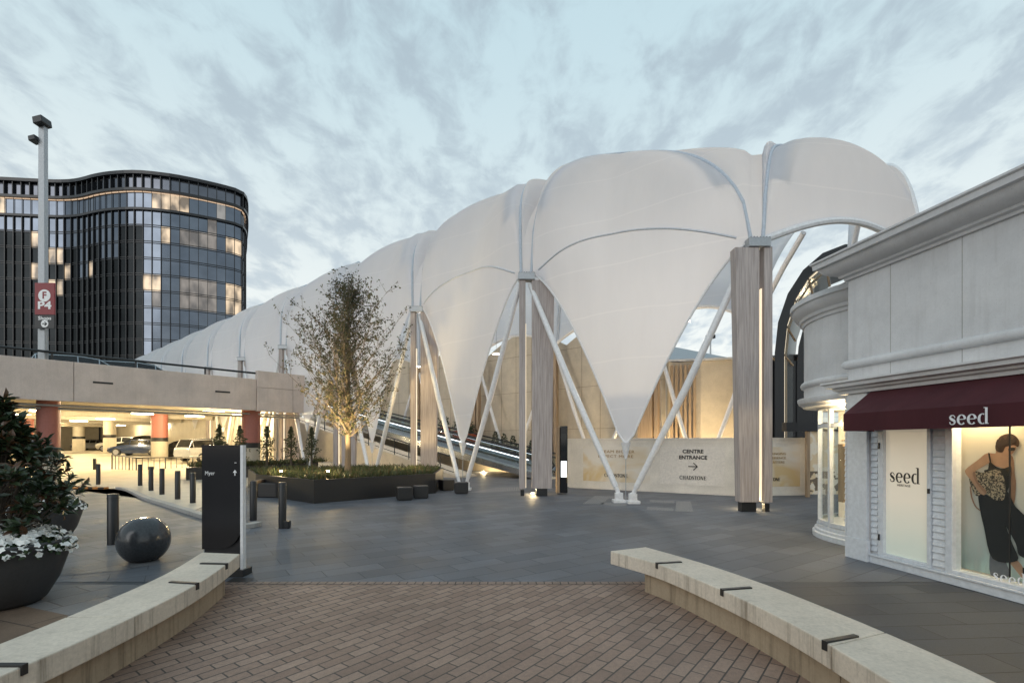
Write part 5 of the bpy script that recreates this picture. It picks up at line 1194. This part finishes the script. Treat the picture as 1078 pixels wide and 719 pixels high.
def smooth_closed(pp, n):
    out_ = []; k = len(pp)
    for i in range(k):
        p0, p1, p2, p3 = pp[i - 1], pp[i], pp[(i + 1) % k], pp[(i + 2) % k]
        for j in range(n): t = j / n; out_.append(.5 * ((2 * p1) + (p2 - p0) * t + (2 * p0 - 5 * p1 + 4 * p2 - p3) * t * t + (3 * p1 - p0 - 3 * p2 + p3) * t ** 3))
    return out_
def c6(l): return [(990 + x / 7.19, 440 + y / 7.19) for x, y in l]
def c7(l): return [(990 + x / 6.53, 530 + y / 6.53) for x, y in l]
cutout('seat_block', c7([(345, 300), (365, 378), (440, 385), (470, 500), (345, 490)]), 'plinth_grey')
cutout('ankle', c7([(468, 388), (530, 390), (590, 470), (640, 540), (600, 560), (545, 490)]), 'skin')
cutout('shoe', c7([(565, 440), (600, 470), (660, 550), (600, 575), (545, 555), (570, 540)]), 'cloth_black')
cutout('far_arm', c6([(525, 285), (552, 305), (562, 420), (572, 500), (560, 640), (535, 625), (530, 500), (518, 400)]), 'skin_shade')
cutout('neck', c6([(425, 240), (500, 260), (520, 320), (510, 380), (440, 370), (385, 340), (350, 300), (355, 265), (415, 268)]), 'skin')
cutout('face', c6([(450, 215), (500, 195), (560, 205), (572, 225), (560, 250), (535, 278), (505, 288), (475, 268)]), 'skin')
cutout('hair', c6([(415, 215), (428, 175), (455, 138), (510, 118), (562, 130), (596, 172), (588, 218), (556, 204), (520, 212), (490, 222), (470, 258), (425, 248)]), 'hair_brown')
cutout('sunglasses', c6([(515, 232), (545, 222), (565, 226), (560, 244), (540, 246), (520, 250)]), 'cloth_black')
cutout('hair_curl', c6([(418, 205), (432, 160), (452, 176), (470, 140), (492, 165), (515, 128), (540, 165), (565, 140), (572, 182), (530, 192), (480, 205), (448, 240)]), 'hair_dark')
cutout('camisole', c6([(372, 330), (430, 372), (480, 380), (534, 368), (528, 440), (518, 520), (495, 570), (440, 560), (380, 470), (330, 400), (360, 385)]), 'cloth_black')
cutout('trousers', c6([(295, 572), (380, 585), (450, 575), (500, 545), (560, 655), (600, 700), (680, 780), (760, 900), (720, 1060), (600, 1040), (570, 950), (497, 820), (545, 950), (583, 1078), (395, 1063), (330, 830), (292, 650)]), 'cloth_black')
cutout('bag', c6([(262, 400), (320, 412), (430, 388), (470, 430), (492, 510), (480, 612), (430, 622), (380, 600), (330, 560), (275, 590), (238, 530), (218, 460)]), 'bag_print')
cutout('strap', c6([(222, 520), (232, 600), (262, 670), (300, 702), (300, 694), (268, 662), (242, 596), (232, 525)]), 'skin_shade')
cutout('near_arm', c6([(350, 268), (385, 320), (330, 362), (262, 408), (285, 480), (345, 548), (332, 582), (290, 558), (230, 470), (188, 412), (200, 380), (290, 312)]), 'skin')
cutout('arm_shade', c6([(262, 408), (285, 480), (345, 548), (335, 565), (278, 500), (250, 440), (246, 412)]), 'skin_shade'); cutout('shoulder_strap', c6([(362, 268), (374, 272), (384, 338), (374, 338)]), 'cloth_black')
lamp('window_lamp', 'AREA', S(su(1040), 2.55, -.13), 22, (1, .74, .42), .25, shop, aim=S(su(1040), 1.2, -.2)); lamp('window_lamp', 'AREA', S(su(1010), 2.55, -.13), 18, (1, .74, .42), .25, shop, aim=S(su(1012), 1.2, -.2)); lamp('window_lamp', 'AREA', S(su(1110), 2.55, -.13), 22, (1, .74, .42), .25, shop, aim=S(su(1110), 1.2, -.2))
# awning
aw = thing('awning', 'maroon fabric shop awning with white lower case lettering', 'awning'); ao = .58; s0 = su(888, ao)
zb, zv, zt_ = 2.19, 2.47, 2.90; th = .02
mb = MB(); mb.hexa([S(s0, zt_ - th, .0), S(SE, zt_ - th, 0), S(SE, zv - th, ao), S(s0, zv - th, ao)], [S(s0, zt_, 0), S(SE, zt_, 0), S(SE, zv, ao), S(s0, zv, ao)])
mb.hexa([S(s0, zb, ao), S(SE, zb, ao), S(SE, zb, ao - .015), S(s0, zb, ao - .015)], [S(s0, zv, ao + .004), S(SE, zv, ao + .004), S(SE, zv, ao - .015), S(s0, zv, ao - .015)])
mb.add([S(s0 + .004, zt_ - .01, 0), S(s0 + .004, zv - .01, ao - .004), S(s0 + .004, zb, ao - .004), S(s0 + .004, zb, .0)], [(0, 1, 2, 3)]); canv = mb.build('canvas', 'awning_cloth', aw)
uc = 1019.5; serif('lettering', 'seed', S(su(uc, ao + .006), 2.332, ao + .006), SA, UP, abs(su(1040.5, ao) - su(998, ao)), .20, 'letter_white', canv, .004)
mb = MB(); mb.tube([S(s0, zv - .03, ao - .04), S(SE, zv - .03, ao - .04)], .018, 8); mb.tube([S(s0 + .02, zt_ - .04, .02), S(s0 + .02, zv - .03, ao - .04)], .015, 8); mb.build('frame_bar', 'galvanised', aw)
# drum: rounded corner bay
DC = V((8.15, 9.95, 0)); A0, A1 = R(108), R(290)
dm = MB(); dm.lathe([(1.9, 2.95), (1.9, 4.55)], DC, 40, A0, A1); dm.build('drum_wall', 'render_white', shop, smooth=True)
dm = MB(); dm.lathe([(1.9, 4.52), (1.93, 4.52), (1.94, 4.58), (1.98, 4.60), (2.0, 4.66), (2.07, 4.72), (2.12, 4.80), (2.13, 4.84), (2.17, 4.86), (2.17, 4.96), (2.0, 4.98), (0.2, 5.0)], DC, 40, A0, A1); dm.build('drum_cornice', 'render_white', shop, smooth=True, ang=28)
dm = MB(); dm.lathe([(1.9, 3.17)] + [(1.9 + .07 * math.cos(R(a)), 3.24 + .07 * math.sin(R(a))) for a in range(-80, 81, 20)] + [(1.9, 3.31)], DC, 40, A0, A1); dm.build('roll_moulding', 'render_white', shop, smooth=True)
dm = MB(); dm.lathe([(1.55, 2.70), (1.62, 2.70), (1.66, 2.74), (1.92, 2.76), (1.95, 2.80), (2.0, 2.83), (2.03, 2.90), (2.03, 2.94), (1.9, 2.97)], DC, 40, A0, A1); dm.build('lower_cornice', 'render_white', shop, smooth=True, ang=28)
dm = MB(); dm.lathe([(1.74, 0), (1.74, .10), (1.70, .12), (1.70, .17), (1.66, .19), (1.66, .26), (1.52, .28), (.5, .28)], DC, 40, A0, A1); dm.build('bay_plinth', 'trim_white', shop, smooth=True, ang=28)
dm = MB(); dm.lathe([(1.58, .27), (1.58, 2.70)], DC, 40, A0, A1); bay = dm.build('bay_window', 'clear_glass', shop, smooth=True)
dm = MB()
for a in (152, 176, 199, 222, 245, 268): dm.box(DC + V((1.6 * math.cos(R(a)), 1.6 * math.sin(R(a)), 1.48)), (.08, .07, 2.44), R(a))
dm.lathe([(1.56, 2.32), (1.63, 2.32), (1.63, 2.40), (1.56, 2.40)], DC, 40, A0, A1); dm.lathe([(1.56, .28), (1.63, .28), (1.63, .36), (1.56, .36)], DC, 40, A0, A1); dm.build('mullion', 'trim_white', bay)
wa, wb = DC + V((1.54 * math.cos(R(111)), 1.54 * math.sin(R(111)), 0)), DC + V((1.54 * math.cos(R(325)), 1.54 * math.sin(R(325)), 0))
dm = MB(); wall_seg(dm, wa, wb, .28, 3.0, .06); dm.build('bay_lining', 'hoarding_paint', shop)
dm = MB(); dm.lathe([(1.56, 2.715), (.02, 2.715)], DC, 40, A0, A1); dm.build('bay_ceiling', 'hoarding_paint', shop)
for a in (165, 200, 240): lamp('bay_lamp', 'POINT', DC + V((1.1 * math.cos(R(a)), 1.1 * math.sin(R(a)), 2.55)), 42, (1, .76, .44), .08, shop)
dm = MB()
for k, a in enumerate((150, 158, 166)): dm.box(DC + V((1.2 * math.cos(R(a)), 1.2 * math.sin(R(a)), 1.35)), (.05, .16, 1.25 - .1 * k), R(a + 30))
dm.tube([DC + V((1.2 * math.cos(R(140)), 1.2 * math.sin(R(140)), 2.05)), DC + V((1.2 * math.cos(R(175)), 1.2 * math.sin(R(175)), 2.05))], .015, 6)
dm.build('display_garment', 'warm_timber', bay)
# eave lamp under the drum soffit
lamp('soffit_lamp', 'POINT', DC + V((1.85 * math.cos(R(195)), 1.85 * math.sin(R(195)), 2.62)), 30, (1, .74, .4), .05, shop)
